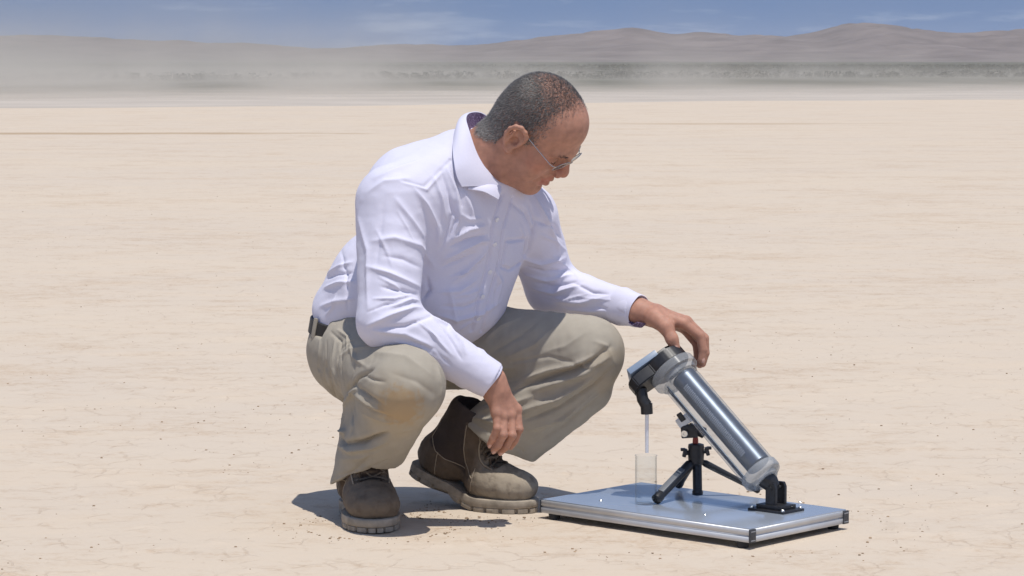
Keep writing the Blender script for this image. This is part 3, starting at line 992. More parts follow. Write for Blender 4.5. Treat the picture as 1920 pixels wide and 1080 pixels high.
_lip = hp(.098, .012, -.047)
add_layer(M['skin'], (.40, .13, .095), tuple(_lip), .024, 60, .55, 1.0, .55)
add_layer(M['skin'], (.46, .165, .11), tuple(hp(.11, .006, -.008)), .035, 40, .6, 1.2, .5)
add_layer(M['skin'], (.46, .17, .11), tuple(hp(.066, .048, -.006)), .045, 40, .6, 1.2, .4)

person = link('person', mesh_from('person', bV - BASE, bQ), M['skin'])
person.location = BASE
tag(person, 'person in white dress shirt and khaki trousers crouching beside the tube apparatus', 'person')

def head_local(P_):
    return (P_ - HC) @ HM.T / HS

# ---- hair: close-cropped, grey at the sides, thin on top
bN = vnormals(bV, bQ)
loc = head_local(bV)
near = np.linalg.norm(loc, axis=1) < .17
def hair_density(L):
    """1 inside the hair, 0 on skin; L in head coordinates"""
    x, y, z = L[:, 0], L[:, 1], L[:, 2]
    n = fbm(L, 60, 3, 5) * .006
    front = .050 - .55 * np.maximum(np.abs(y) - .030, 0) + .35 * np.maximum(np.abs(y) - .058, 0)
    front = np.where(z < .075, np.minimum(front, .028 + (z - .02) * .62), front)
    d1 = front - x + n                                   # behind the hairline
    low = np.where(x > -.008, .016 + .0 * x, -.034 - .03 * np.clip((-x - .01) / .05, 0, 1))
    low = np.where((x > .006) & (x < .030), -.002, low)
    d2 = z - low + n
    top = np.clip((np.abs(y) - .012) / .03, 0, 1)
    a = np.clip(d1 / .042 + .45, 0, 1) ** 1.5 * np.clip(d2 / .014 + .3, 0, 1)
    crown = np.clip(1 - (z - .105) / .05, .72, 1)          # thinner on the crown
    crown = np.where(x > .02, crown * np.clip(1.1 - (x - .02) / .07 * np.clip((z - .08) / .03, 0, 1), .25, 1), crown)
    near_ear = (np.abs(y) > .0825) | ((np.abs(y) > .068) & (x > -.022) & (x < .024) & (z > -.04) & (z < .040))
    return np.where(near_ear, 0, a * crown)
dens = np.where(near, hair_density(loc), 0)
dens[loc[:, 0] < -.10 * 2] = 0
hidx = np.flatnonzero(dens > .06)
sV, sF, sC = [], [], []
wts = dens[hidx] / dens[hidx].sum()
NH = 50000
pick = RNG.choice(hidx, NH, p=wts)
P0 = bV[pick] + RNG.normal(0, .0009, (NH, 3))
Nn = bN[pick]
Lp = head_local(P0)
flow = np.stack([Lp[:, 0] * 0 - .25, Lp[:, 1] * 0, -np.ones(NH) * .9], 1) @ HM      # combed back and down
flow = flow + RNG.normal(0, .28, (NH, 3))
flow = flow - Nn * np.einsum('ij,ij->i', flow, Nn)[:, None]
flow /= np.linalg.norm(flow, axis=1)[:, None]
ln = (.0032 + .0030 * RNG.random(NH)) * (.55 + .45 * dens[pick])
side = np.cross(flow, Nn); side /= np.linalg.norm(side, axis=1)[:, None]
wd = .00026
P1 = P0 + Nn * (ln * .40)[:, None] + flow * (ln * .55)[:, None]
P2 = P0 + Nn * (ln * .55)[:, None] + flow * (ln * 1.25)[:, None]
Vh = np.stack([P0 - side * wd, P0 + side * wd, P1 - side * wd * .8, P1 + side * wd * .8, P2], 1).reshape(-1, 3)
b_ = np.arange(NH)[:, None] * 5
tri = np.concatenate([b_ + [0, 1, 3], b_ + [0, 3, 2], b_ + [2, 3, 4]], 1).reshape(-1, 3)
hm = mesh_from('hair', Vh, tri)
# each strand its own grey: darker on the back of the crown, silver towards the temples and nape
g = np.clip(.45 - 2.0 * (Lp[:, 2] - .045) + .10 * np.abs(Lp[:, 1]) / .08 + RNG.normal(0, .20, NH), 0, 1)
shade = .020 + .34 * g ** 1.9
colr = np.stack([shade * 1.07, shade, shade * .94, np.ones(NH)], 1)
att = hm.color_attributes.new('strand', 'FLOAT_COLOR', 'POINT')
att.data.foreach_set('color', np.repeat(colr, 5, 0).astype(np.float32).ravel())
nt = M['hair'].node_tree
an = nt.nodes.new('ShaderNodeAttribute'); an.attribute_name = 'strand'
nt.links.new(an.outputs['Color'], nt.nodes['Principled BSDF'].inputs['Base Color'])
hair = link('hair', hm, M['hair'], person, smooth=False)
hair['kind'] = 'stuff'

# eyebrows and lashes
tree_b = bvh(bV, bQ)
def drop(x, y, z, d=(1, 0, 0)):
    """head surface point reached from outside along -d (head axes)"""
    dv = d[0] * hf + d[1] * hr + d[2] * hu; dv = nz(dv)
    h = tree_b.ray_cast(Vector(hp(x, y, z) + dv * .08), Vector(-dv))
    return np.array(h[0]), np.array(h[1])
for s in (1, -1):
    mb_ = MB()
    for i in range(70):
        t = random.random()
        yy = s * (.014 + .036 * t); zz = .036 + .006 * math.sin(t * 2.6) - .004 * t + random.gauss(0, .0020)
        p, n_ = drop(.09, yy, zz, (1, s * .5, 0))
        dirv = nz(hr * s * .9 + hu * random.uniform(-.2, .4) + n_ * .12)
        mb_.tube([p - n_ * .0005, p + dirv * .003, p + dirv * .0055], [.00028, .00024, .0001], 3, caps=False)
    brow = mb_.build('eyebrow', M['hair'], person, smooth=False)
    brow['kind'] = 'stuff'
    ba = brow.data.color_attributes.new('strand', 'FLOAT_COLOR', 'POINT')
    ba.data.foreach_set('color', np.tile(np.array([.09, .075, .065, 1], np.float32), (len(brow.data.vertices), 1)).ravel())
for s in (1, -1):
    mb_ = MB()
    pts = []
    for i in range(9):
        t = i / 8
        p, n_ = drop(.09, s * (.024 + .020 * t), .0115 - .004 * math.sin(math.pi * t), (1, s * .4, 0))
        pts.append(p + n_ * .0006)
    mb_.tube(pts, .0007, 6)
    mb_.build('eyelash', M['iris'], person)

# ---- spectacles
gl = MB()
def lens_pts(s, n=28):
    out = []
    for i in range(n):
        q = 2 * math.pi * i / n
        ex = .0245 * math.copysign(abs(math.cos(q)) ** .8, math.cos(q)); ez = .0150 * math.copysign(abs(math.sin(q)) ** .8, math.sin(q))
        y = .0335 + ex
        x = .1090 - .15 * max(abs(y) - .012, 0) + .26 * ez
        out.append(hp(x, s * y, .0165 + ez))
    return out
for s in (1, -1):
    q = lens_pts(s); gl.tube(q + [q[0]], .00085, 6, caps=False)
gl.tube([hp(.1100, .0095, .020), hp(.1125, .004, .0225), hp(.1125, -.004, .0225), hp(.1100, -.0095, .020)], .0010, 6)
for s in (1, -1):
    gl.tube([hp(.1025, s * .0575, .0195), hp(.098, s * .066, .0205), hp(.090, s * .0685, .0205), hp(.05, s * .0745, .026), hp(.02, s * .079, .031), hp(.004, s * .0835, .0365), hp(-.010, s * .0865, .030), hp(-.024, s * .0835, .014)], .0009, 6)
    gl.tube([hp(.104, s * .0105, .006), hp(.101, s * .0115, .004), hp(.100, s * .0125, -.002)], .0008, 5)
spectacles = gl.build('spectacles', M['rim'], person)
for s in (1, -1):
    q = lens_pts(s)
    c_ = sum(q) / len(q)
    V_ = [p + hf * .0004 for p in q] + [p - hf * .0004 for p in q] + [c_ + hf * .0009, c_ + hf * .0001]
    n = len(q)
    Fc = [(i, (i + 1) % n, 2 * n) for i in range(n)] + [(n + (i + 1) % n, n + i, 2 * n + 1) for i in range(n)] + [((i + 1) % n, i, n + i, n + (i + 1) % n) for i in range(n)]
    link('lens', mesh_from('lens', V_, Fc), M['lens'], spectacles)

# ---- fingernails that show
def nail(p, along, out, w=.0050, l=.0062):
    along = nz(along); out = nz(np.asarray(out, float) - along * np.dot(out, along)); sd = np.cross(along, out)
    mb = MB(); V_, F_ = [], []
    for i in range(5):
        for j in range(5):
            a, b_ = (i / 2 - 1), (j / 2 - 1)
            sc_ = math.sqrt(max(1 - .45 * b_ * b_, 0))
            V_.append(p + sd * a * w * sc_ + along * b_ * l + out * (.0013 - .0020 * a * a - .0008 * b_ * b_))
    n0 = len(V_)
    V_ += [v - out * .0022 for v in V_]
    for i in range(4):
        for j in range(4):
            q = i * 5 + j; F_.append((q, q + 1, q + 6, q + 5)); F_.append(tuple(n0 + t for t in (q + 5, q + 6, q + 1, q)))
    rg = [0, 1, 2, 3, 4, 9, 14, 19, 24, 23, 22, 21, 20, 15, 10, 5]
    for a, b_ in zip(rg, rg[1:] + rg[:1]): F_.append((a, n0 + a, n0 + b_, b_))
    mb.add(V_, F_); return mb.build('fingernail', M['nail'], person, sharp=60)
d_ = nz(thL[3] - thL[2]); o_ = nz(np.array([-.25, -1, .25])); o_ = nz(o_ - d_ * (o_ @ d_))
nail(thL[3] + o_ * .0098 - d_ * .001, d_, o_, .0056, .0068)
for j in (0, 1, 2):
    d_ = nz(tipR[j] - dipR[j]); o_ = np.array([.35, -1, -.35]); o_ = nz(o_ - d_ * (o_ @ d_))
    nail(tipR[j] + o_ * [.0062, .0067, .0070][j], d_, o_, .0042, .0052)
d_ = nz(tipL[0] - dipL[0]); o_ = np.array([.75, -.9, 0]); o_ = nz(o_ - d_ * (o_ @ d_))
nail(tipL[0] + o_ * .0076, d_, o_, .0042, .0056)

# ---- shirt
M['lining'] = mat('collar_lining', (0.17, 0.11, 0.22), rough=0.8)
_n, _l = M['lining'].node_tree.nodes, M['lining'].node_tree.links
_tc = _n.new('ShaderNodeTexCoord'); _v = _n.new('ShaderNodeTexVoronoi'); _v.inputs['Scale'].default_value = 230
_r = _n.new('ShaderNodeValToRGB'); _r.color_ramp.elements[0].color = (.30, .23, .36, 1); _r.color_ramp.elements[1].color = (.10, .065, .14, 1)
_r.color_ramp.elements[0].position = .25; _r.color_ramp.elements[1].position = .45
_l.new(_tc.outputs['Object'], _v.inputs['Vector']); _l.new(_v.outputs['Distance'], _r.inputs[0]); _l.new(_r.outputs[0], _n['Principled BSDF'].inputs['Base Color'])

shirt_s = SDF()
shirt_s.u(ell(at(842, 430, 5.985), (.180, .125, .175), TM), .03)
shirt_s.u(ell(at(790, 368, 5.985), (.150, .100, .100), TM), .05)
shirt_s.u(ell(at(788, 530, 6.02), (.166, .132, .150), TM), .05)
shirt_s.u(ell(at(735, 560, 6.06), (.168, .130, .120), TM), .05)
shirt_s.u(ell(at(690, 598, 6.085), (.150, .108, .080), TM), .04)
shirt_s.u(ell(at(860, 560, 6.00), (.115, .095, .100), TM), .06)
shirt_s.u(ell(at(905, 480, 6.01), (.085, .070, .090), TM), .06)
shirt_s.u(ell(at(694, 502, 6.025), (.060, .066, .078), TM), .05)
shirt_s.u(cone(NECK + SPN * .010, R_SH + np.array([.0, 0, .0]), .060, .068), .05)
shirt_s.u(cone(NECK + SPN * .0, L_SH, .060, .062), .05)
shirt_s.u(cone(at(852, 312, 5.985), at(775, 350, 5.985), .070, .080), .05)
shirt_s.u(cone(NECK - SPN * .02, NECK + nz(HC - NECK) * .012, .068, .060), .03)
shirt_s.u(cone(R_SH + np.array([-.006, 0, -.01]), R_EL, .076, .062), .025)
shirt_s.u(cone(R_EL, R_WR, .062, .040), .020)
shirt_s.u(cone(L_SH, L_EL, .068, .056), .025)
shirt_s.u(cone(L_EL, L_WR, .058, .035), .020)
# cut at the wrists and the neck
rwd, lwd = nz(R_WR - R_EL), nz(L_WR - L_EL)
shirt_s.s(cone(R_WR + rwd * .048, R_WR + rwd * .12, .060, .060), .004)
shirt_s.s(cone(L_WR + lwd * .048, L_WR + lwd * .12, .060, .060), .004)
nd = nz(HC - NECK)
shirt_s.s(cone(NECK + nd * .070, NECK + nd * .3, .075, .09), .008)
sV, sQ = shirt_s.mesh((-.46, 5.55, .25), (.34, 6.36, .90), .0027)
sV = relax(sV, sQ, 2, .5)
_N = vnormals(sV, sQ)
sV = sV + _N * (fbm(sV * np.array([1, 1, .6]), 16, 3, 3)[:, None] * .0018 + fbm(sV * np.array([1.3, 1, 2.2]), 26, 2, 9)[:, None] * .0006)
shirt_folds = [
    # near sleeve
    ([(775, 352), (800, 385), (820, 425), (826, 458)], .011, .006),
    ([(742, 372), (770, 410), (795, 445)], .012, .004),
    ([(697, 452), (740, 446), (788, 461), (815, 500)], .013, .0042),
    ([(720, 480), (755, 486), (795, 505), (808, 530)], .008, -.0025),
    ([(690, 500), (730, 512), (765, 528), (803, 545)], .010, .0048),
    ([(715, 538), (755, 546), (796, 556)], .007, -.0042),
    ([(800, 520), (806, 545), (792, 562)], .007, -.006),
    ([(690, 610), (735, 590), (775, 577), (810, 578)], .010, .0065),
    ([(735, 575), (770, 562), (800, 566)], .007, .0055),
    ([(715, 615), (760, 612), (815, 590)], .007, -.004),
    ([(700, 620), (760, 626), (800, 645), (832, 670)], .009, .0045),
    ([(800, 588), (840, 612), (862, 640), (872, 662)], .008, .005),
    ([(770, 640), (815, 655), (845, 685)], .007, -.003),
    ([(835, 618), (852, 650), (866, 674)], .006, -.0035),
    ([(790, 600), (822, 640), (850, 668)], .006, .003),
    ([(672, 410), (690, 470), (690, 530), (690, 580)], .013, .004),
    ([(720, 385), (712, 440), (705, 500)], .012, -.0025),
    # yoke, shoulder and armhole
    ([(752, 338), (796, 350), (845, 300)], .0026, -.0011, 'seam'),
    ([(756, 343), (800, 356), (830, 322)], .006, .0025),
    ([(845, 300), (858, 345), (866, 385)], .0026, -.001, 'seam'),
    ([(828, 320), (842, 365), (850, 400), (838, 440), (826, 468)], .008, -.0055),
    ([(838, 315), (856, 360), (862, 405), (850, 445)], .008, .005),
    ([(812, 330), (828, 370), (836, 410)], .008, .004),
    ([(848, 380), (856, 410), (842, 450)], .006, -.004),
    ([(700, 335), (740, 318), (790, 300)], .014, .003),
    # chest and belly
    ([(850, 448), (880, 430), (910, 424)], .010, .0055),
    ([(835, 486), (868, 466), (900, 452), (918, 452)], .010, .0065),
    ([(845, 462), (880, 448), (912, 440)], .007, -.005),
    ([(850, 528), (880, 502), (905, 478), (916, 462)], .011, .0055),
    ([(830, 500), (862, 488), (892, 474)], .007, -.004),
    ([(824, 548), (862, 546), (895, 524)], .010, .0035),
    ([(820, 590), (858, 600), (905, 588), (938, 566)], .010, .0045),
    ([(830, 575), (870, 576), (910, 560)], .008, -.0035),
    ([(925, 500), (940, 530), (930, 570)], .009, .0035),
    ([(870, 360), (885, 395), (890, 420)], .010, .003),
    ([(842, 540), (850, 575), (856, 610)], .009, .003),
    ([(960, 380), (985, 400), (1000, 440)], .009, -.004),
    ([(990, 380), (1003, 420), (990, 470), (968, 505)], .008, -.004),
    # placket and pocket
    ([(939, 366), (923, 428), (918, 485), (898, 559), (884, 620)], .0030, -.0030, 'seam'),
    ([(960, 372), (943, 430), (937, 487), (917, 562), (903, 622)], .0030, -.0030, 'seam'),
    ([(950, 452), (986, 448), (978, 492), (956, 506), (941, 500), (950, 452)], .0028, -.0030, 'seam'),
    # far sleeve
    ([(1005, 372), (1030, 420), (1050, 470)], .010, .005),
    ([(1000, 412), (1035, 424), (1055, 450)], .008, -.004),
    ([(978, 484), (1015, 494), (1060, 484)], .009, .006),
    ([(985, 500), (1020, 510), (1062, 505)], .007, -.005),
    ([(985, 515), (1025, 524), (1075, 516)], .009, .006),
    ([(998, 540), (1040, 550), (1090, 535)], .009, .0055),
    ([(1000, 530), (1035, 537), (1080, 528)], .007, -.0045),
    ([(1040, 565), (1090, 568), (1140, 556)], .009, .0045),
    ([(1060, 580), (1110, 584), (1150, 580)], .008, .003),
    ([(1075, 530), (1110, 548), (1140, 552)], .007, -.0035),
    ([(1120, 575), (1150, 585), (1170, 588)], .006, -.003),
    ([(705, 430), (725, 470), (735, 500)], .006, .0022), ([(745, 395), (765, 430), (775, 452)], .005, .002),
    ([(712, 520), (740, 535), (760, 555)], .005, .0028), ([(700, 560), (740, 560), (775, 552)], .005, .003),
    ([(690, 585), (720, 572), (760, 566)], .005, -.0028), ([(780, 600), (805, 622), (828, 640)], .004, .0024),
    ([(740, 640), (790, 652), (820, 674)], .005, .0024), ([(815, 600), (840, 628), (856, 652)], .004, -.0024),
    ([(862, 400), (880, 412), (905, 410)], .005, .002), ([(842, 520), (870, 512), (896, 498)], .005, .0025),
    ([(850, 556), (880, 552), (908, 540)], .005, .0022), ([(860, 620), (880, 606), (900, 604)], .005, .0025),
    ([(945, 520), (930, 545), (925, 580)], .005, -.002), ([(975, 420), (985, 450), (975, 480)], .005, .0022),
    ([(1012, 440), (1040, 452), (1062, 470)], .005, .0025), ([(1035, 480), (1062, 500), (1085, 520)], .005, .0025),
    ([(1085, 556), (1120, 562), (1150, 562)], .004, .002), ([(1020, 556), (1060, 562), (1100, 552)], .005, .0025),
    # small of the back and waist
    ([(615, 512), (640, 498), (660, 492)], .009, .005),
    ([(608, 540), (635, 530), (662, 528)], .009, .0045),
    ([(606, 525), (632, 514), (660, 512)], .007, -.004),
    ([(600, 575), (630, 565), (664, 560)], .010, .004),
    ([(640, 470), (650, 520), (652, 580)], .008, -.003),
    ([(612, 590), (625, 575), (630, 555)], .007, .0035),
    ([(690, 360), (720, 340), (770, 335)], .012, .003),
]
shirt_folds = [(a[0], a[1] * (.70 if a[3:] != ('seam',) else 1.7), a[2] * (1.4 if a[3:] != ('seam',) else 1.6), *a[3:]) for a in shirt_folds]
sV = folds(sV, sQ, shirt_folds)
sV = relax(sV, sQ, 1, .15)

shirt = link('shirt', mesh_from('shirt', sV, sQ), M['shirt'], person)

def spline(pts, n):
    pts = np.array(pts, float)
    k = len(pts); out = []
    for t in np.linspace(0, k - 1, n):
        i = min(int(t), k - 2); u = t - i
        p0, p1, p2, p3 = pts[max(i - 1, 0)], pts[i], pts[i + 1], pts[min(i + 2, k - 1)]
        out.append(.5 * ((2 * p1) + (-p0 + p2) * u + (2 * p0 - 5 * p1 + 4 * p2 - p3) * u * u + (-p0 + 3 * p1 - 3 * p2 + p3) * u ** 3))
    return np.array(out)

def strip(name, A, B, mat_, parent, m=10, bulge=.004, thick=.0016, out=None):
    """cloth strip between two edge curves, with a slight swell and a real thickness"""
    n = len(A); V = []
    cen = (A.mean(0) + B.mean(0)) / 2
    for i in range(n):
        for j in range(m + 1):
            t = j / m
            V.append(A[i] * (1 - t) + B[i] * t)
    V = np.array(V)
    G = V.reshape(n, m + 1, 3)
    du = np.gradient(G, axis=0); dv = np.gradient(G, axis=1)
    N = np.cross(du, dv); N /= np.linalg.norm(N, axis=2)[..., None] + 1e-9
    o = out if out is not None else cen
    sg = np.sign(np.sum(N * (G - o), axis=2).mean()); N *= sg
    prof = np.sin(np.pi * np.linspace(0, 1, m + 1))[None, :, None]
    G = G + N * prof * bulge
    top = (G + N * thick / 2).reshape(-1, 3); bot = (G - N * thick / 2).reshape(-1, 3)
    Fc = []; K = n * (m + 1)
    for i in range(n - 1):
        for j in range(m):
            a = i * (m + 1) + j; q = (a, a + 1, a + m + 2, a + m + 1)
            Fc.append(q); Fc.append(tuple(K + x for x in q[::-1]))
    ring = [i * (m + 1) for i in range(n)] + [(n - 1) * (m + 1) + j for j in range(1, m + 1)] + [i * (m + 1) + m for i in range(n - 2, -1, -1)] + [j for j in range(m - 1, 0, -1)]
    for a, b in zip(ring, ring[1:] + ring[:1]):
        Fc.append((a, b, K + b, K + a))
    mb = MB(); mb.add(np.concatenate([top, bot]), Fc)
    return mb.build(name, mat_, parent, sharp=60)

# collar: a stand round the neck and a wide leaf folded over it
A = spline([at(950, 330, 5.945), at(950, 285, 6.005), at(932, 240, 6.03), at(908, 214, 6.022), at(886, 210, 5.985), at(874, 219, 5.935), at(880, 245, 5.895), at(895, 289, 5.868), at(917, 325, 5.862), at(938, 349, 5.872)], 46)
Bc = spline([at(985, 362, 5.96), at(975, 310, 6.045), at(950, 262, 6.085), at(905, 240, 6.075), at(872, 228, 6.02), at(855, 240, 5.935), at(849, 278, 5.862), at(852, 310, 5.832), at(857, 332, 5.826), at(866, 350, 5.827)], 46)
collar = strip('collar', A, Bc, M['shirt'], shirt, m=12, bulge=.006, thick=.0022, out=NECK)
C2 = spline([at(945, 350, 5.94), at(938, 310, 6.0), at(922, 270, 6.025), at(903, 244, 6.02), at(890, 240, 5.985), at(884, 252, 5.94), at(888, 275, 5.905), at(900, 312, 5.885), at(918, 336, 5.882), at(937, 352, 5.884)], 46)
strip('collar_lining', A - np.array([0, 0, .0012]), C2, M['lining'], collar, m=8, bulge=.0, thick=.0015, out=NECK)
# front stand of the collar with its button
S1 = spline([at(878, 349, 5.842), at(905, 347, 5.847), at(925, 346, 5.855), at(940, 350, 5.866)], 14)
S2 = spline([at(878, 355, 5.836), at(905, 359, 5.834), at(922, 367, 5.838), at(934, 374, 5.846)], 14)
strip('collar_stand', S1, S2, M['shirt'], collar, m=5, bulge=.002, thick=.002, out=NECK)

def cuff(c, ax, r0, r1, length, sx, ref):
    ax = nz(ax); ref = nz(np.asarray(ref, float) - ax * np.dot(ref, ax)); b = np.cross(ax, ref)
    prof = [(-length, r0 - .002), (-length - .001, r0), (-length * .8, r0 + .0012), (-length * .4, r1 + .0016), (-.004, r1 + .0006), (-.0005, r1 + .0003), (.0008, r1 - .0008), (0, r1 - .002), (-.006, r1 - .0026), (-length * .9, r1 - .0036)]
    V, Fc = [], []; seg = 56
    for h, r in prof:
        for k in range(seg):
            q = 2 * math.pi * k / seg
            w = 1 + .018 * math.sin(3 * q + 1) + .012 * math.sin(7 * q + h * 90)
            V.append(c + ax * (h + .003 * math.sin(2 * q)) + r * w * (sx * math.cos(q) * ref + math.sin(q) * b))
    n = len(prof)
    for i in range(n):
        j = (i + 1) % n
        for k in range(seg):
            k2 = (k + 1) % seg
            Fc.append((i * seg + k, i * seg + k2, j * seg + k2, j * seg + k))
    mb = MB(); mb.add(V, Fc)
    o = mb.build('cuff', M['shirt'], shirt, sharp=70)
    o.data.materials.append(M['lining'])
    return o
cuff(R_WR + rwd * .002, rwd, .0415, .0345, .062, 1.08, (0, 0, 1))
lc = cuff(L_WR + lwd * .004, lwd, .0385, .0335, .062, 1.06, (0, 0, 1))
# the far cuff is open underneath and shows its lining
U1 = [at(1176, 598, 5.955), at(1180, 606, 5.945), at(1186, 609, 5.935), at(1194, 604, 5.925)]
U2 = [at(1186, 600, 5.955), at(1194, 611, 5.948), at(1203, 614, 5.940), at(1212, 606, 5.935)]
strip('cuff_lining', spline(U1, 12), spline(U2, 12), M['lining'], lc, m=4, bulge=.001, thick=.0014, out=L_WR)

tree_s = bvh(sV, sQ)
for px_, py_ in ((932, 412), (928, 458), (919, 510), (905, 556), (897, 598)):
    p, n_ = cast_px(tree_s, px_, py_)
    if p is None: continue
    mb = MB(); mb.lathe(p - n_ * .0006, n_, [(0, .0050), (.0014, .0052), (.0022, .0046), (.0022, .0034), (.0016, .0030), (.0016, .0004)], 20)
    mb.build('button', M['button'], shirt)

# ---- trousers
tr = SDF()
tr.u(ell(at(718, 668, 6.085), (.152, .112, .105), np.stack([nz([.64, .77, 0]), nz([.77, -.64, 0]), [0, 0, 1]])), .03)
tr.u(ell(at(682, 678, 6.07), (.078, .085, .095)), .05)
tr.u(cone(R_HIP, R_KN, .100, .079), .04)
tr.u(cone(L_HIP, L_KN, .100, .080), .04)
R_HEM = at(682, 885, 5.850); L_HEM = at(912, 834, 6.03)
rax = nz(R_HEM - R_KN); lax = nz(L_HEM - L_KN)
tr.u(cone(R_KN, R_HEM + rax * .05, .077, .058), .025)
tr.u(cone(at(706, 765, 5.83), at(684, 840, 5.875), .062, .058), .03)
tr.u(cone(L_KN + np.array([0, 0, -.006]), L_HEM + lax * .09, .080, .080), .020)
tr.u(cone(at(1120, 740, 5.97), at(975, 872, 5.99), .030, .012), .035)
# hems: cut across and hollow
pa, pb = at(870, 778, 6.03), at(985, 843, 6.03)
e1 = nz(pb - pa); e2 = nz(np.cross(e1, np.cross(lax, e1)))
nL = e2 if e2 @ lax > 0 else -e2
tr.s(lambda p, h=halfspace(pa, -nL), b=cone(L_HEM + lax * .03, L_HEM + lax * .3, .16, .16): np.maximum(h(p), b(p)), .003)
ra_, rb_ = at(632, 903, 5.83), at(728, 866, 5.83)
e1 = nz(rb_ - ra_); nR = nz(np.array([e1[2], -.15, -e1[0]]))
tr.s(lambda p, h=halfspace(ra_, -nR), b=cone(R_HEM + rax * .03, R_HEM + rax * .3, .14, .14): np.maximum(h(p), b(p)), .003)
tr.s(cone(L_HEM - lax * .07, L_HEM + lax * .12, .066, .074), .003)
tr.s(cone(R_HEM - rax * .03, R_HEM + rax * .12, .044, .052), .003)
bc = at(684, 612, 6.085)
bn = nz(np.array([.18, -.12, 1.0])); b1 = nz(TR - bn * np.dot(TR, bn)); b2 = np.cross(bn, b1)
_fw = nz(np.array([TF[0], TF[1], 0]))
tr.s(lambda p, h=halfspace(bc - bn * .010, -bn), b=halfspace(bc + _fw * .03, _fw): np.maximum(h(p), b(p)), .006)
tV, tQ = tr.mesh((-.50, 5.50, .02), (.34, 6.34, .56), .0028)
tV = relax(tV, tQ, 2, .5)
_N = vnormals(tV, tQ)
tV = tV + _N * (fbm(tV, 14, 3, 21)[:, None] * .0020 + fbm(tV * np.array([2.0, 1, .8]), 24, 2, 31)[:, None] * .0013)
trouser_folds = [
    # seat and near hip
    ([(600, 640), (598, 690), (615, 735)], .008, .004), ([(612, 640), (612, 690), (630, 745)], .007, -.004),
    ([(628, 640), (625, 690), (640, 745)], .008, .0045), ([(642, 650), (640, 695), (650, 735)], .007, -.003),
    ([(655, 640), (662, 670), (690, 690)], .008, .003),
    ([(620, 622), (640, 640), (636, 665)], .005, -.004), ([(632, 618), (652, 632), (650, 655)], .005, .004),
    ([(636, 668), (660, 655), (690, 650)], .009, .003),
    # back of the near knee
    ([(652, 735), (672, 708), (700, 692)], .008, -.007), ([(660, 745), (684, 722), (716, 706)], .008, .006),
    ([(664, 722), (690, 742), (715, 758)], .008, -.006), ([(660, 735), (690, 757), (722, 772)], .009, .006),
    ([(645, 760), (660, 735), (672, 728)], .008, .006),
    ([(648, 745), (646, 780), (640, 808)], .009, .005), ([(660, 765), (662, 800), (655, 820)], .009, -.003),
    ([(680, 775), (720, 790), (760, 792)], .010, .003),
    # above the near hem
    ([(636, 815), (645, 832), (680, 830), (727, 812)], .0085, -.0135), ([(640, 808), (665, 818), (705, 812), (735, 800)], .009, .010),
    ([(634, 835), (655, 846), (700, 838), (726, 828)], .009, .006), ([(640, 862), (680, 858), (722, 842)], .011, .003),
    ([(700, 845), (680, 870), (650, 895)], .010, -.003), ([(745, 812), (780, 800), (815, 780)], .008, .003),
    ([(632, 893), (690, 878), (728, 862)], .0024, -.0012, 'seam'),
    ([(606, 660), (608, 710), (626, 745)], .004, .0025), ([(620, 655), (620, 705), (636, 748)], .004, .0025), ([(634, 660), (632, 700), (644, 738)], .004, -.0025),
    ([(676, 700), (700, 712), (722, 716)], .005, -.003), ([(670, 750), (700, 772), (735, 782)], .005, -.003),
    ([(660, 640), (640, 652), (634, 672)], .0026, -.0016, 'seam'), ([(650, 735), (664, 700), (668, 660)], .0022, -.0012, 'seam'),
    ([(900, 700), (935, 690), (965, 690)], .005, .002), ([(1010, 760), (1065, 738), (1120, 700)], .005, .003), ([(940, 790), (1000, 770), (1050, 745)], .005, .0025),
    ([(1060, 690), (1090, 680), (1125, 662)], .005, .003), ([(1000, 820), (1065, 775), (1130, 722)], .005, .0025),
    # near knee
    ([(700, 660), (760, 668), (810, 705)], .014, .003), ([(735, 700), (780, 715), (815, 740)], .012, -.002),
    ([(822, 690), (828, 725), (822, 760)], .009, .003),
    # fold between far thigh and calf
    ([(960, 735), (990, 721), (1030, 706), (1075, 694), (1110, 676), (1145, 650)], .0095, -.0090),
    ([(985, 710), (1030, 695), (1075, 684), (1110, 668)], .009, .006), ([(1000, 732), (1050, 716), (1095, 700), (1140, 670)], .010, .007),
    ([(1075, 690), (1105, 692), (1135, 684)], .007, -.004),
    ([(960, 679), (1028, 668), (1075, 680), (1090, 690)], .0030, -.0016, 'seam'),
    # long folds of the far trouser leg
    ([(985, 788), (1050, 766), (1114, 724), (1150, 690)], .010, -.0080), ([(965, 775), (1040, 748), (1105, 712)], .011, .0075),
    ([(995, 805), (1060, 782), (1120, 738), (1158, 700)], .011, .006), ([(900, 770), (950, 762), (1000, 742)], .010, .005),
    ([(885, 782), (920, 790), (950, 805)], .010, .004), ([(880, 768), (910, 755), (950, 748)], .008, -.004),
    ([(1000, 835), (1060, 795), (1130, 735)], .009, -.003),
    ([(872, 784), (925, 815), (980, 846)], .0024, -.0012, 'seam'),
    # far thigh
    ([(905, 640), (940, 612), (975, 596)], .010, .003), ([(920, 662), (975, 630), (1010, 602)], .010, -.003),
    ([(950, 670), (1005, 645), (1040, 612)], .011, .003), ([(1020, 660), (1060, 650), (1100, 622)], .010, .002),
    ([(1115, 640), (1140, 650), (1150, 680)], .009, .003), ([(840, 700), (880, 690), (910, 690)], .010, .003),
    ([(840, 745), (880, 725), (910, 715)], .009, -.003),
]
trouser_folds = [(a[0], a[1] * (.74 if a[3:] != ('seam',) else 1.7), a[2] * 1.35, *a[3:]) for a in trouser_folds]
tV = folds(tV, tQ, trouser_folds)
tV = relax(tV, tQ, 1, .15)
trousers = link('trousers', mesh_from('trousers', tV, tQ), M['trousers'], person)
tree_t = bvh(tV, tQ)
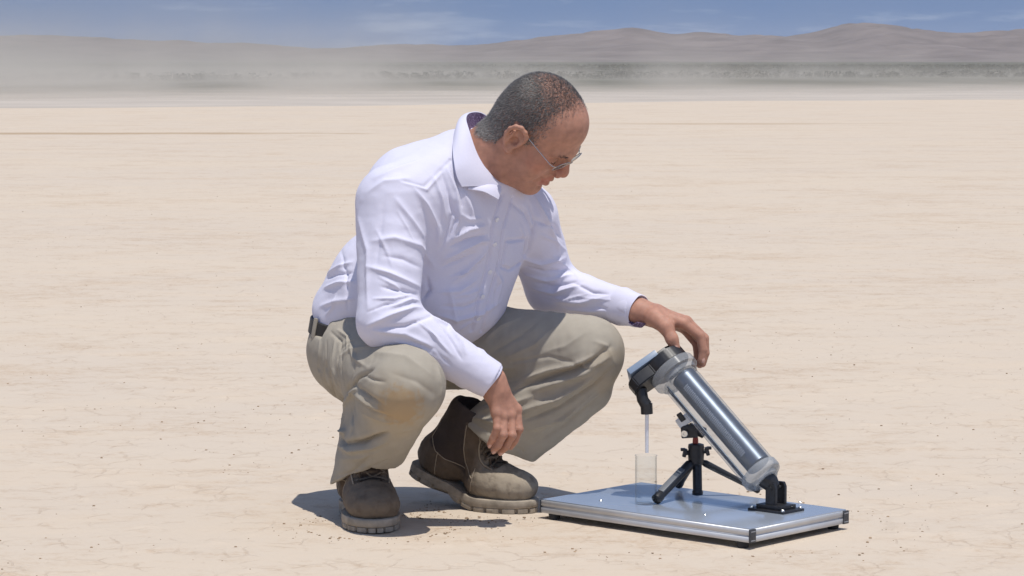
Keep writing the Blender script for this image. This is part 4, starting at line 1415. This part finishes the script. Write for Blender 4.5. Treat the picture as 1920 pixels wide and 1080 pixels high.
kp, kn = cast_px(tree_t, 748, 768)
add_layer(M['trousers'], (.40, .245, .10), tuple(kp), .080, 75, .72, 1.12, .8)
add_layer(M['trousers'], (.44, .36, .25), tuple(kp + np.array([-.02, 0, -.02])), .14, 20, .55, 1.2, .45)
kp2, _ = cast_px(tree_t, 1150, 700)
add_layer(M['trousers'], (.37, .29, .19), tuple(kp2), .10, 30, .6, 1.2, .5)

# belt round the waist, seen at the back
V, Fc = [], []; seg = 96
tree_w = bvh(sV, sQ)
rad_ = []
for k in range(seg):
    q = 2 * math.pi * k / seg
    d_ = math.cos(q) * b1 + math.sin(q) * b2
    rs = []
    for tre, off in ((tree_w, .0), (tree_t, -.022)):
        h = tre.ray_cast(Vector(bc + bn * off + d_ * .175), Vector(-d_))
        if h[0] is not None: rs.append(float(np.linalg.norm((np.array(h[0]) - bc - bn * off))))
    r_e = 1 / math.sqrt((math.cos(q) / .150) ** 2 + (math.sin(q) / .118) ** 2)
    rad_.append(min(max(rs) + .002 if rs else r_e, r_e))
rad_ = np.array(rad_)
for _ in range(6): rad_ = .5 * rad_ + .25 * (np.roll(rad_, 1) + np.roll(rad_, -1))
prof = [(-.017, .0), (-.015, .003), (.015, .003), (.017, 0), (.015, -.003), (-.015, -.003)]
for h, dr in prof:
    for k in range(seg):
        q = 2 * math.pi * k / seg
        V.append(bc + bn * h + (rad_[k] + dr) * (math.cos(q) * b1 + math.sin(q) * b2))
for i in range(6):
    for k in range(seg):
        k2 = (k + 1) % seg; j = (i + 1) % 6
        Fc.append((i * seg + k, i * seg + k2, j * seg + k2, j * seg + k))
mb = MB(); mb.add(V, Fc); belt = mb.build('belt', M['belt'], person, sharp=50)
for ang in (2.2, 3.05, 3.9):
    k = int(ang / (2 * math.pi) * seg) % seg
    o_ = nz(math.cos(ang) * b1 + math.sin(ang) * b2); t_ = np.cross(bn, o_)
    c = bc + o_ * (rad_[k] + .0045)
    mb = MB(); mb.box(c, [t_, o_, bn], (.0055, .0016, .024), .001); mb.build('belt_loop', M['trousers'], trousers)

# ---- boots
SCB = 1.07
def make_boot(origin, yaw, bend, lean, name, dust=1.0):
    fx = np.array([math.cos(yaw), math.sin(yaw), 0]); fy = np.array([-math.sin(yaw), math.cos(yaw), 0]); fz = np.array([0, 0, 1.0])
    def warp(P_):
        P_ = np.array(P_, float).reshape(-1, 3)
        x, y, z = P_[:, 0].copy(), P_[:, 1], P_[:, 2].copy()
        x = x + lean * np.maximum(z - .07, 0)
        xb = .105
        if bend:
            # roll the back of the boot up over the ball of the foot
            d = np.maximum(xb - x, 0); w = .055
            s_ = np.where(d < w, d * d / (2 * w), d - w / 2)
            th = bend * np.clip(d / w, 0, 1)
            base_x = xb - (d * np.cos(bend * np.clip(d / w, 0, 1) * .5))
            nx = np.where(x < xb, xb - (np.minimum(d, w) * np.cos(th * .5) + np.maximum(d - w, 0) * np.cos(bend)), x)
            nz_ = np.where(x < xb, np.minimum(d, w) * np.sin(th * .5) + np.maximum(d - w, 0) * np.sin(bend), 0)
            x2 = nx + z * np.sin(th); z2 = nz_ + z * np.cos(th)
            x = np.where(x < xb, x2, x); z = np.where(d > 0, z2, z)
        return origin + SCB * (x[:, None] * fx + y[:, None] * fy + z[:, None] * fz)
    b = SDF()
    b.u(fcone((-.030, 0, .060), (-.022, 0, .168), .043, .046, (1, 0, 0), 1.18))
    b.u(ell((-.042, 0, .060), (.050, .040, .046)), .03)
    b.u(fcone((.000, 0, .130), (.104, 0, .071), .042, .036, (0, 1, 0), 1.06), .030)
    b.u(ell((.105, 0, .050), (.080, .051, .038)), .03)
    b.u(ell((.152, .002, .047), (.054, .051, .037)), .016)
    b.s(lambda p: p[:, 2] - f32(.023), .002)
    b.s(fcone((-.022, 0, .160), (-.016, 0, .24), .034, .040, (1, 0, 0), 1.2), .006)
    for x0_, z0_ in ((.112, .1005), (.124, .0965)):
        b.s(cone((x0_, -.05, z0_ - .006), (x0_ + .003, .05, z0_), .0065, .0065), .008)      # creases where the toes bend
    V, Q = b.mesh((-.11, -.07, .02), (.225, .07, .20), .0024)
    V = relax(V, Q, 2, .5); N = vnormals(V, Q)
    V = V + N * (fbm(V, 45, 3, 4)[:, None] * .0016)
    boot_bvh = bvh(V, Q)
    # seams pressed in: quarter panel, counter, toe piece
    def top(x, y):
        h = boot_bvh.ray_cast(Vector((x, y, .4)), Vector((0, 0, -1)))
        return np.array(h[0]), np.array(h[1])
    def flank(x, z, s):
        h = boot_bvh.ray_cast(Vector((x, s * .3, z)), Vector((0, -s, 0)))
        return (np.array(h[0]), np.array(h[1])) if h[0] is not None else (None, None)
    x, z, ay = V[:, 0], V[:, 2], np.abs(V[:, 1])
    ss = lambda a, w=.002: np.clip(a / w * .5 + .5, 0, 1)
    frontline = .040 - (z - .06) * .42
    panel = ss(frontline - x) * ss(x + .066 - np.maximum(.085 - z, 0) * 1.1) * ss(z - (.070 + np.clip(-x, -.04, 1) * .30))
    collar_ = ss(z - .166)
    tongue = ss(.018 - ay) * ss(z - (.078)) * ss(x - .0) * ss(.112 - x)
    dusty = np.clip((x - .03) / .10, .10, 1) * dust
    me = mesh_from(name, warp(V), Q)
    me.materials.append(M['leather'])
    pat = me.color_attributes.new('pattern', 'FLOAT_COLOR', 'POINT')
    pat.data.foreach_set('color', np.stack([np.clip(panel + collar_ + tongue * .9, 0, 1), dusty, dusty * 0, dusty * 0 + 1], 1).astype(np.float32).ravel())
    boot = link(name, me, None, person)
    # stitched seams
    for s in (1, -1):
        for pl in ([(.000, .160), (.017, .115), (.030, .085), (.050, .068), (.075, .064)],
                   [(-.068, .150), (-.064, .10), (-.036, .080), (-.010, .073), (.034, .072)],
                   [(-.030, .080), (-.026, .055), (-.024, .032)],
                   [(.072, .036), (.078, .060), (.074, .085)]):
            pts = []
            for j in range(len(pl) - 1):
                for t in np.linspace(0, 1, 6)[: 6 if j == len(pl) - 2 else 5]:
                    p, n_ = flank(pl[j][0] + (pl[j + 1][0] - pl[j][0]) * t, pl[j][1] + (pl[j + 1][1] - pl[j][1]) * t, s)
                    if p is not None: pts.append(p + n_ * .0003)
            if len(pts) > 2:
                mb = MB(); mb.tube(warp(pts), .0011, 5); mb.build('stitching', M['stitch'], boot)
    # laces
    lm = MB()
    rows = [(.060, .020), (.045, .020), (.031, .021), (.020, .021), (.012, .020), (.006, .019)]
    def inst(xs, y):
        dv = Vector((.55, 0, .83)); dv.normalize()
        h = boot_bvh.ray_cast(Vector((xs, y, .125 - xs * .62)) + dv * .12, -dv)
        return np.array(h[0]) + np.array(h[1]) * .0030 if h[0] is not None else None
    rr_ = np.linspace(.0, .100, 7)
    lace_paths = []
    for i in range(6):
        for s in (1, -1):
            p = [inst(rr_[6 - i] + (rr_[5 - i] - rr_[6 - i]) * t, s * (.027 - .054 * t)) for t in np.linspace(0, 1, 7)]
            p = [q + np.array([0, 0, .0015 * math.sin(math.pi * k / 6) * (1 + s) / 2]) for k, q in enumerate(p) if q is not None]
            if len(p) > 3: lace_paths.append(p)
    for p in lace_paths:
        mb = MB(); mb.tube(warp(p), .0020, 6); mb.build('lace', M['lace'], boot)
    for sgn in (1, -1):
        k0 = inst(.004, sgn * .006)
        if k0 is None: continue
        loop = [k0, k0 + [.022, sgn * .014, .012], k0 + [.040, sgn * .026, -.008], k0 + [.044, sgn * .034, -.030], k0 + [.028, sgn * .028, -.016], k0 + [.010, sgn * .010, .002], k0]
        mb = MB(); mb.tube(warp(spline(loop, 24)), .0014, 6); mb.build('lace', M['lace'], boot)
    for s in (1, -1):
        ed = [inst(q, s * .034) for q in np.linspace(.0, .108, 12)]; ed = [q - np.array([0, 0, .0022]) for q in ed if q is not None]
        mb = MB(); mb.tube(warp(ed), .0017, 6); mb.build('facing_edge', M['stitch'], boot)
        ed = [inst(q, s * .020) for q in np.linspace(.0, .104, 12)]; ed = [q - np.array([0, 0, .0018]) for q in ed if q is not None]
        mb = MB(); mb.tube(warp(ed), .0022, 6); mb.build('facing_edge', M['leather'], boot)
    # eyelets
    for s in (1, -1):
        for q in rr_:
            p = inst(q, s * .029)
            if p is None: continue
            mb = MB(); mb.lathe(warp([p])[0] - np.array([0, 0, .001]), warp([p + np.array([.5, 0, .8]) * .01])[0] - warp([p])[0], [(0, .0030), (.0012, .0030), (.0012, .0014), (0, .0014)], 12, closed=True)
            mb.build('eyelet', M['lace'], boot)
    # sole: welt, midsole and lugged tread
    half = [(-.094, 0), (-.092, .016), (-.082, .031), (-.060, .039), (-.030, .038), (.0, .035), (.035, .037), (.075, .046), (.105, .0525), (.135, .0525), (.165, .046), (.190, .032), (.204, .014), (.208, 0)]
    def outline(off, notch=0.0, n=264):
        h = spline(half, n // 2 + 1)
        full = np.concatenate([h, (h * [1, -1])[-2:0:-1]])
        c = np.array([.06, 0])
        d = np.roll(full, -1, 0) - np.roll(full, 1, 0); nn = np.stack([d[:, 1], -d[:, 0]], 1); nn /= np.linalg.norm(nn, axis=1)[:, None]
        sg = np.sign(np.mean(np.sum(nn * (full - c), 1))); nn *= sg
        k = np.arange(len(full))
        o_ = np.full(len(full), off)
        if notch: o_ = o_ - np.where((k % 11) < 2, notch, 0)
        return full + nn * o_[:, None]
    def layer(ol, z0, z1, round_=.002):
        n = len(ol); c = ol.mean(0)
        sh = lambda f: c + (ol - c) * f
        rings = [(sh(.985), z0), (ol, z0 + round_), (ol, z1 - round_), (sh(.985), z1)]
        V_, F_ = [], []
        for p, zz in rings:
            V_ += [(a, b_, zz) for a, b_ in p]
        for i in range(3):
            for k in range(n):
                k2 = (k + 1) % n
                F_.append((i * n + k, i * n + k2, (i + 1) * n + k2, (i + 1) * n + k))
        c0 = len(V_); V_ += [(c[0], c[1], z0), (c[0], c[1], z1)]
        for k in range(n):
            k2 = (k + 1) % n
            F_.append((k2, k, c0)); F_.append((3 * n + k, 3 * n + k2, c0 + 1))
        return V_, F_
    V_, F_ = layer(outline(.0036), .0105, .0262)
    mb = MB(); mb.add(warp(V_), F_); sole = mb.build('sole', M['sole'], boot, sharp=55)
    ol = outline(.0030, .0055)
    V_, F_ = layer(ol, .0, .0103, .0010)
    V_ = np.array(V_)
    arch = (V_[:, 0] > -.025) & (V_[:, 0] < .035)
    V_[:, 2] += np.where(arch, np.clip(.009 * np.sin((V_[:, 0] + .025) / .06 * math.pi), 0, .01) * (V_[:, 2] < .01), 0)
    mb = MB(); mb.add(warp(V_), F_); mb.build('tread', M['sole'], sole, sharp=45)
    return boot

toeR = on_plane(706, 1001, 0); yr = math.radians(-80)
oR = toeR - .208 * SCB * np.array([math.cos(yr), math.sin(yr), 0]); oR[2] = .001
make_boot(oR, yr, 0.0, .25, 'boot', .25)
toeL = on_plane(1003, 962, 0); yl = math.radians(-32)
oL = toeL - .208 * SCB * np.array([math.cos(yl), math.sin(yl), 0]); oL[2] = .001
make_boot(oL, yl, math.radians(21), .16, 'boot')

# ------------------------------------------------------------------ the apparatus on its platform
M['alu'] = mat('aluminium_rail', (0.60, 0.61, 0.62), rough=0.5, metal=0.45, var=0.05, vscale=30, bump=0.1, bscale=300)
M['sheet'] = mat('polished_sheet', (0.50, 0.55, 0.62), rough=0.2, metal=0.55, var=0.06, vscale=9, bump=0.06, bscale=14, bdist=0.002)
M['cap'] = mat('corner_cap', (0.045, 0.048, 0.055), rough=0.5, var=0.3, vscale=150)
M['black'] = mat('black_plastic', (0.018, 0.018, 0.02), rough=0.42, var=0.25, vscale=120, bump=0.15, bscale=700)
M['rubber'] = mat('black_rubber', (0.025, 0.025, 0.026), rough=0.75)
M['grip'] = mat('grey_grip', (0.12, 0.13, 0.145), rough=0.5)
M['steel'] = mat('steel_cylinder', (0.12, 0.135, 0.16), rough=0.40, metal=1.0, var=0.10, vscale=60)
M['acrylic'] = thin_glass('clear_acrylic', (.95, .965, .98), 0.03, .26, .04)
M['frost'] = thin_glass('frosted_acrylic', (.80, .82, .84), 0.15, .25, .26, (.62, .64, .66))
M['glass'] = thin_glass('beaker_glass', (.975, .985, .99), 0.0, .24)
M['soft'] = thin_glass('clear_hose', (.88, .90, .94), 0.15, .25, .45, (.80, .83, .90))
M['plate'] = mat('pale_blue_plate', (0.20, 0.26, 0.35), rough=0.35, var=0.04, vscale=40)
M['red'] = mat('red_ring', (0.25, 0.025, 0.015), rough=0.4)
M['bolt'] = mat('steel_bolt', (0.75, 0.75, 0.72), rough=0.25, metal=1.0)
M['mark'] = mat('cap_marking', (0.33, 0.34, 0.36), rough=0.6)
# brushed scratches on the steel cylinder: fine rings
_n, _l = M['steel'].node_tree.nodes, M['steel'].node_tree.links

ZT = .042
Nc, Lc_, Rc = on_plane(1406, 992, ZT), on_plane(1013, 936, ZT), on_plane(1589, 955, ZT)
e1 = nz(Lc_ - Nc); e2 = np.array([e1[1], -e1[0], 0.0])
if e2 @ (Rc - Nc) < 0: e2 = -e2
LEN = float(np.linalg.norm(Lc_ - Nc)); WID = float((Rc - Nc) @ e2)
ez = np.array([0, 0, 1.0])
PC = Nc + e1 * LEN / 2 + e2 * WID / 2; PC[2] = 0
plat = empty('base_platform', tuple(PC))
tag(plat, 'low rectangular aluminium platform with polished top carrying the tube and tripod', 'platform')
RH = .0265; RB = ZT - RH
mb = MB(); mb.box(PC + ez * (ZT - .0015), [e1, e2, ez], (LEN / 2 - .003, WID / 2 - .003, .0018), .0006)
mb.build('top_sheet', M['sheet'], plat)
def rail(c, d, o, length):
    """slotted aluminium extrusion: two rounded flanges with a groove between them"""
    prof = [(-.009, 0), (-.009, RH), (.0072, RH), (.0088, RH - .0016), (.0088, RH * .60), (.0060, RH * .56), (.0060, RH * .46), (.0088, RH * .42), (.0088, .0016), (.0072, 0)]
    mb = MB(); V, Fc = [], []; n = len(prof)
    for t in (-1, 1):
        for a, h in prof: V.append(c + d * (t * length / 2) + o * a + ez * (RB + h - .002))
    for k in range(n): Fc.append((k, (k + 1) % n, n + (k + 1) % n, n + k))
    Fc.append(tuple(range(n))); Fc.append(tuple(range(2 * n - 1, n - 1, -1)))
    mb.add(V, Fc); return mb.build('rail', M['alu'], plat, sharp=25)
rail(PC - e2 * (WID / 2 - .009), e1, -e2, LEN - .004)
rail(PC + e2 * (WID / 2 - .009), e1, e2, LEN - .004)
rail(PC - e1 * (LEN / 2 - .0085), e2, -e1, WID - .0375)
rail(PC + e1 * (LEN / 2 - .0085), e2, e1, WID - .0375)
for s1 in (-1, 1):
    for s2 in (-1, 1):
        c = PC + e1 * s1 * (LEN / 2 - .0002) + e2 * s2 * (WID / 2 - .0088) + ez * (RB + RH / 2 - .002)
        mb = MB(); mb.box(c, [e1, e2, ez], (.0022, .0092, RH / 2 + .0004), .0008)
        cp_ = mb.build('corner_cap', M['cap'], plat)
        for row in range(2):
            mk = MB()
            for q in range(5):
                mk.box(c + e1 * s1 * .0023 + e2 * (-.0058 + q * .0028) + ez * (.0085 - row * .018), [e1, e2, ez], (.0003, .0009, .0012))
            mk.build('cap_lettering', M['mark'], cp_)
        f = PC + e1 * s1 * (LEN / 2 - .028) + e2 * s2 * (WID / 2 - .014)
        mb = MB(); mb.lathe(f, ez, [(.0, .0095), (.0015, .0115), (.012, .0125), (RB - .0025, .0125)], 24)
        mb.build('rubber_foot', M['rubber'], plat)
for px_, py_ in ((1127, 939), (1322, 966), (1500, 942)):
    p = on_plane(px_, py_, ZT)
    mb = MB(); mb.lathe(p, ez, [(0, .0038), (.0012, .0038), (.0022, .0028), (.0022, .0010), (.0010, .0009)], 16)
    mb.build('bolt', M['bolt'], plat)

# ---- tube
BM = on_plane(1455, 957, ZT)                # where its bracket stands
BE = at(1430, 893, BM[1] + .006)            # centre of the lower end ring
AX = nz(np.array([-.600, .430, .672]))
TO = at(1272, 708, BE[1] + .146)
AX = nz(TO - BE); TL = float(np.linalg.norm(TO - BE))
QX = nz(np.cross(AX, ez)); PX_ = np.cross(AX, QX)
if PX_[2] > 0: PX_ = -PX_                   # downwards, square to the tube
if QX[0] < 0: QX = -QX
tube = empty('condenser_tube', tuple(BM))
tag(tube, 'clear acrylic tube with steel core leaning on a black bracket, hand on its head', 'tube')
def hollow(o, prof, name, m, par, seg=64):
    mb = MB(); mb.lathe(o, AX, prof, seg, closed=True); return mb.build(name, m, par, sharp=35)
RO, RI = .0405, .0370
hollow(BE, [(.010, RO), (TL - .004, RO), (TL - .004, RI), (.010, RI)], 'outer_tube', M['acrylic'], tube)
# lower end: stepped clear ring and disc
hollow(BE, [(-.004, .0415), (.0, .0435), (.014, .0435), (.016, .0415), (.016, .0410), (.0, .0405), (-.004, .030), (-.012, .030), (-.014, .028), (-.014, .022), (-.004, .020), (-.004, .0215)], 'end_ring', M['frost'], tube)
# upper flange
hollow(TO, [(-.006, .0445), (.003, .0470), (.005, .0530), (.022, .0530), (.024, .0515), (.024, .020), (.000, .020), (-.006, .0410)], 'flange', M['frost'], tube)
# steel core with its seam
mb = MB(); core_o = BE + QX * .0020 - PX_ * .0090
mb.lathe(core_o, AX, [(.022, .010), (.022, .0252), (.024, .0268), *[(.026 + q * .0016, .0268 - (.0005 if q % 2 else 0)) for q in range(int((TL - .036) / .0016))], (TL - .008, .0268), (TL - .006, .0252), (TL - .006, .010)], 72)
core = mb.build('steel_core', M['steel'], tube, sharp=35)
# a perforated panel: rows of small dimples on the core, facing the camera
cv = nz(np.array([0, -1.0, .25])); cv = nz(cv - AX * (cv @ AX)); cw = np.cross(AX, cv)
dm = MB()
for i in range(46):
    for k in range(5):
        th = -.75 + k * .10 + (i % 2) * .05
        h = .055 + i * .0044
        o = math.cos(th) * cv + math.sin(th) * cw; t_ = np.cross(AX, o)
        c = core_o + AX * h + o * .0269
        dm.box(c, [AX, t_, o], (.0013, .0011, .00045))
M['dimple'] = mat('core_dimple', (.38, .41, .46), rough=.4, metal=.8)
dmo = dm.build('perforations', M['dimple'], core); dmo['kind'] = 'stuff'
# two steel rods along the inside of the clear tube
for th in (-1.25, -1.75):
    o = math.cos(th) * cv + math.sin(th) * cw
    mb = MB(); mb.tube([BE + AX * .016 + o * .0335, BE + AX * (TL - .006) + o * .0335], .0021, 10); mb.build('rod', M['steel'], tube)
# black head with the spout
ED = nz(PX_ * .72 - QX * .70); EW = np.cross(AX, ED)
HO = TO + AX * .0245
poly = []
for k in range(25):
    q = math.radians(38 + (322 - 38) * k / 24)
    poly.append((.047 * math.cos(q), .047 * math.sin(q)))
poly += [(.062, -.029), (.082, -.026), (.094, -.012), (.094, .012), (.082, .026), (.062, .029)]
mb = MB(); mb.prism(poly, HO + AX * .014, [ED, EW, AX], .0138, .0022)
head = mb.build('head_block', M['black'], tube, sharp=30)
mb = MB(); mb.prism([(-.030, -.020), (-.030, .020), (-.012, .028), (.020, .028), (.020, -.028), (-.012, -.028)], HO + AX * .0345, [ED, EW, AX], .0060, .0015)
mb.build('head_step', M['black'], head, sharp=30)
mb = MB(); mb.box(HO + AX * .0395 + ED * .044, [ED, EW, AX], (.0370, .0310, .0070), .0012)
mb.build('cover_plate', M['plate'], tube, sharp=30)
mb = MB(); mb.lathe(HO + AX * .040 - ED * .014, AX, [(0, .0125), (.004, .0125), (.005, .0115), (.005, .0075), (.001, .007)], 24)
mb.build('port_ring', M['rubber'], head)
# spout elbow
s0 = HO + AX * .004 + ED * .078
s1 = at(1205, 749, s0[1] - .004); s2 = at(1212, 760, s0[1] - .006); s3 = at(1213, 776, s0[1] - .006)
mb = MB(); mb.tube([s0, s1, s2], [.0125, .0125, .0130], 20); mb.tube([s2 + ez * .004, s3], [.0128, .0128], 20)
mb.build('spout', M['black'], tube, sharp=35)
mb = MB(); mb.tube([s3 + ez * .004, s3 - ez * .035, at(1213, 849, s0[1] - .008)], [.0040, .0040, .0036], 14)
mb.build('outlet_hose', M['soft'], tube)
# bracket
mb = MB(); mb.box(BM + ez * .0026, [e1, e2, ez], (.046, .036, .0025), .0008); brk = mb.build('bracket_plate', M['black'], tube)
mb = MB(); mb.box(BM + ez * .0095, [e1, e2, ez], (.032, .026, .0042), .0010); mb.build('bracket_block', M['black'], tube)
hx = nz(np.array([AX[0], AX[1], 0])); hy = np.array([-hx[1], hx[0], 0])
PV = at(1452, 914, BM[1])
for s in (-1, 1):
    c = BM + hy * s * .0165
    pl = [(-.0125, .008), (.0125, .008), (.0125, PV[2] - ZT + .002), (.008, PV[2] - ZT + .011), (-.008, PV[2] - ZT + .011), (-.0125, PV[2] - ZT + .002)]
    mb = MB(); mb.prism(pl, np.array([c[0], c[1], ZT]), [hx, ez, hy], .0044, .0008); mb.build('yoke_arm', M['black'], tube)
PVc = np.array([BM[0], BM[1], PV[2]])
mb = MB(); mb.tube([PVc - hy * .0235, PVc + hy * .0235], .0042, 16); mb.build('pivot_pin', M['rubber'], tube)
mb = MB(); mb.tube([PVc, PVc + (BE - PVc) * .35, BE - AX * .004], [.0110, .0185, .0190], 24); mb.build('tube_stub', M['black'], tube, sharp=35)
for a in (-1, 1):
    for b in (-1, 1):
        p = BM + e1 * a * .040 + e2 * b * .030 + ez * .005
        mb = MB(); mb.lathe(p, ez, [(0, .0042), (.003, .0042), (.0042, .003), (.0042, .0012)], 14); mb.build('bolt', M['bolt'], brk)

# ---- mini tripod
TP = on_plane(1304, 932, ZT)
TY = TP[1]
trp = empty('mini_tripod', (TP[0], TP[1], ZT))
tag(trp, 'small black tripod with ball head standing on the platform under the tube', 'tripod')
hub = at(1304, 858, TY)
mb = MB(); mb.lathe(at(1305, 868, TY), ez, [(-.006, .012), (.0, .0165), (.022, .0175), (.030, .0165), (.034, .0175), (.040, .0165), (.042, .010)], 24)
hubo = mb.build('hub', M['black'], trp, sharp=30)
def leg(p0, p1, r0, r1, grip=False):
    mb = MB(); d = p1 - p0
    mb.tube([p0, p0 + d * .05, p0 + d * .12, p0 + d * .86, p0 + d * .88, p0 + d * .98, p1], [r0 * .7, r0, r0, r1, r1 * 1.15, r1 * 1.15, r1 * .7], 14)
    o = mb.build('leg', M['black'], trp, sharp=35)
    if grip:
        u = nz(d); w = nz(np.array([-.35, -.75, .5])); w = nz(w - u * (w @ u))
        mb = MB(); mb.box(p0 + d * .55 + w * r0 * .75, [u, np.cross(u, w), w], (np.linalg.norm(d) * .30, r0 * .62, .0030), .0012)
        mb.build('grip', M['grip'], o)
    return o
fz = np.array([0, 0, .009])
leg(at(1296, 868, TY - .004), on_plane(1229, 946, ZT) + fz, .0108, .0100, True)
leg(at(1307, 866, TY), on_plane(1308, 936, ZT) + fz, .0100, .0100)
leg(at(1298, 866, TY + .008), on_plane(1272, 917, ZT) + fz, .0090, .0085)
leg(at(1317, 866, TY + .004), on_plane(1424, 929, ZT) + fz, .0075, .0058)
mb = MB(); mb.lathe(at(1304, 834, TY), ez, [(-.002, .0062), (.010, .0062), (.016, .0055)], 20); mb.build('red_ring', M['red'], trp)
mb = MB()
mb.box(at(1294, 808, TY), [nz([.95, -.3, .1]), nz([.3, .95, 0]), nz([-.1, 0, 1])], (.0175, .0135, .0140), .003)
clampo = mb.build('ball_clamp', M['black'], trp, sharp=30)
mb = MB(); mb.lathe(at(1284, 813, TY - .013), np.array([-.35, -.93, 0]), [(0, .0078), (.003, .0078), (.004, .0068), (.004, .0030), (.0025, .0026)], 20); mb.build('clamp_screw', M['bolt'], clampo)
mb = MB(); mb.box(at(1283, 788, TY + .005), [nz([.8, -.2, .55]), nz([.2, .97, 0]), nz([-.55, 0, .8])], (.0150, .016, .0105), .003); mb.build('top_bracket', M['alu'], trp, sharp=30)
mb = MB(); mb.box(at(1277, 782, TY - .012), [nz([.8, -.2, .55]), nz([.2, .97, 0]), nz([-.55, 0, .8])], (.0060, .003, .0100), .002); mb.build('bracket_clip', M['black'], trp, sharp=30)
mb = MB(); mb.tube([at(1292, 800, TY), at(1320, 812, TY + .006)], [.009, .012], 14); mb.build('saddle', M['black'], trp)
for sx_, (x, y) in ((-1, (1284, 849)), (1, (1326, 846))):
    c = at(x, y, TY)
    mb = MB(); mb.tube([at(1305, y, TY), c], [.0055, .0050], 12); mb.box(c, [nz([1, 0, .25 * sx_]), np.array([0, 1.0, 0]), nz([-.25 * sx_, 0, 1])], (.0040, .0075, .0090), .0018)
    mb.box(c + np.array([sx_ * .004, 0, .007]), [ez, np.array([0, 1.0, 0]), np.array([1.0, 0, 0])], (.003, .006, .005), .0012)
    mb.build('locking_knob', M['black'], trp, sharp=30)

# ---- beaker
bp_ = on_plane(1211, 945, ZT); bp_[2] = ZT + .0006
H_ = .103; r_ = .0228
mb = MB(); mb.lathe(bp_, ez, [(0, .004), (0, r_ - .003), (.0008, r_ - .001), (.003, r_), (H_ - .002, r_), (H_ - .0008, r_ + .0010), (H_, r_ + .0006), (H_ - .0004, r_ - .0008), (H_ - .003, r_ - .0014), (.005, r_ - .0014), (.0032, r_ - .003), (.0030, .004)], 64)
bk = mb.build('glass_beaker', M['glass'], None, sharp=50)
tag(bk, 'small clear glass beaker standing on the platform under the thin clear hose', 'beaker')
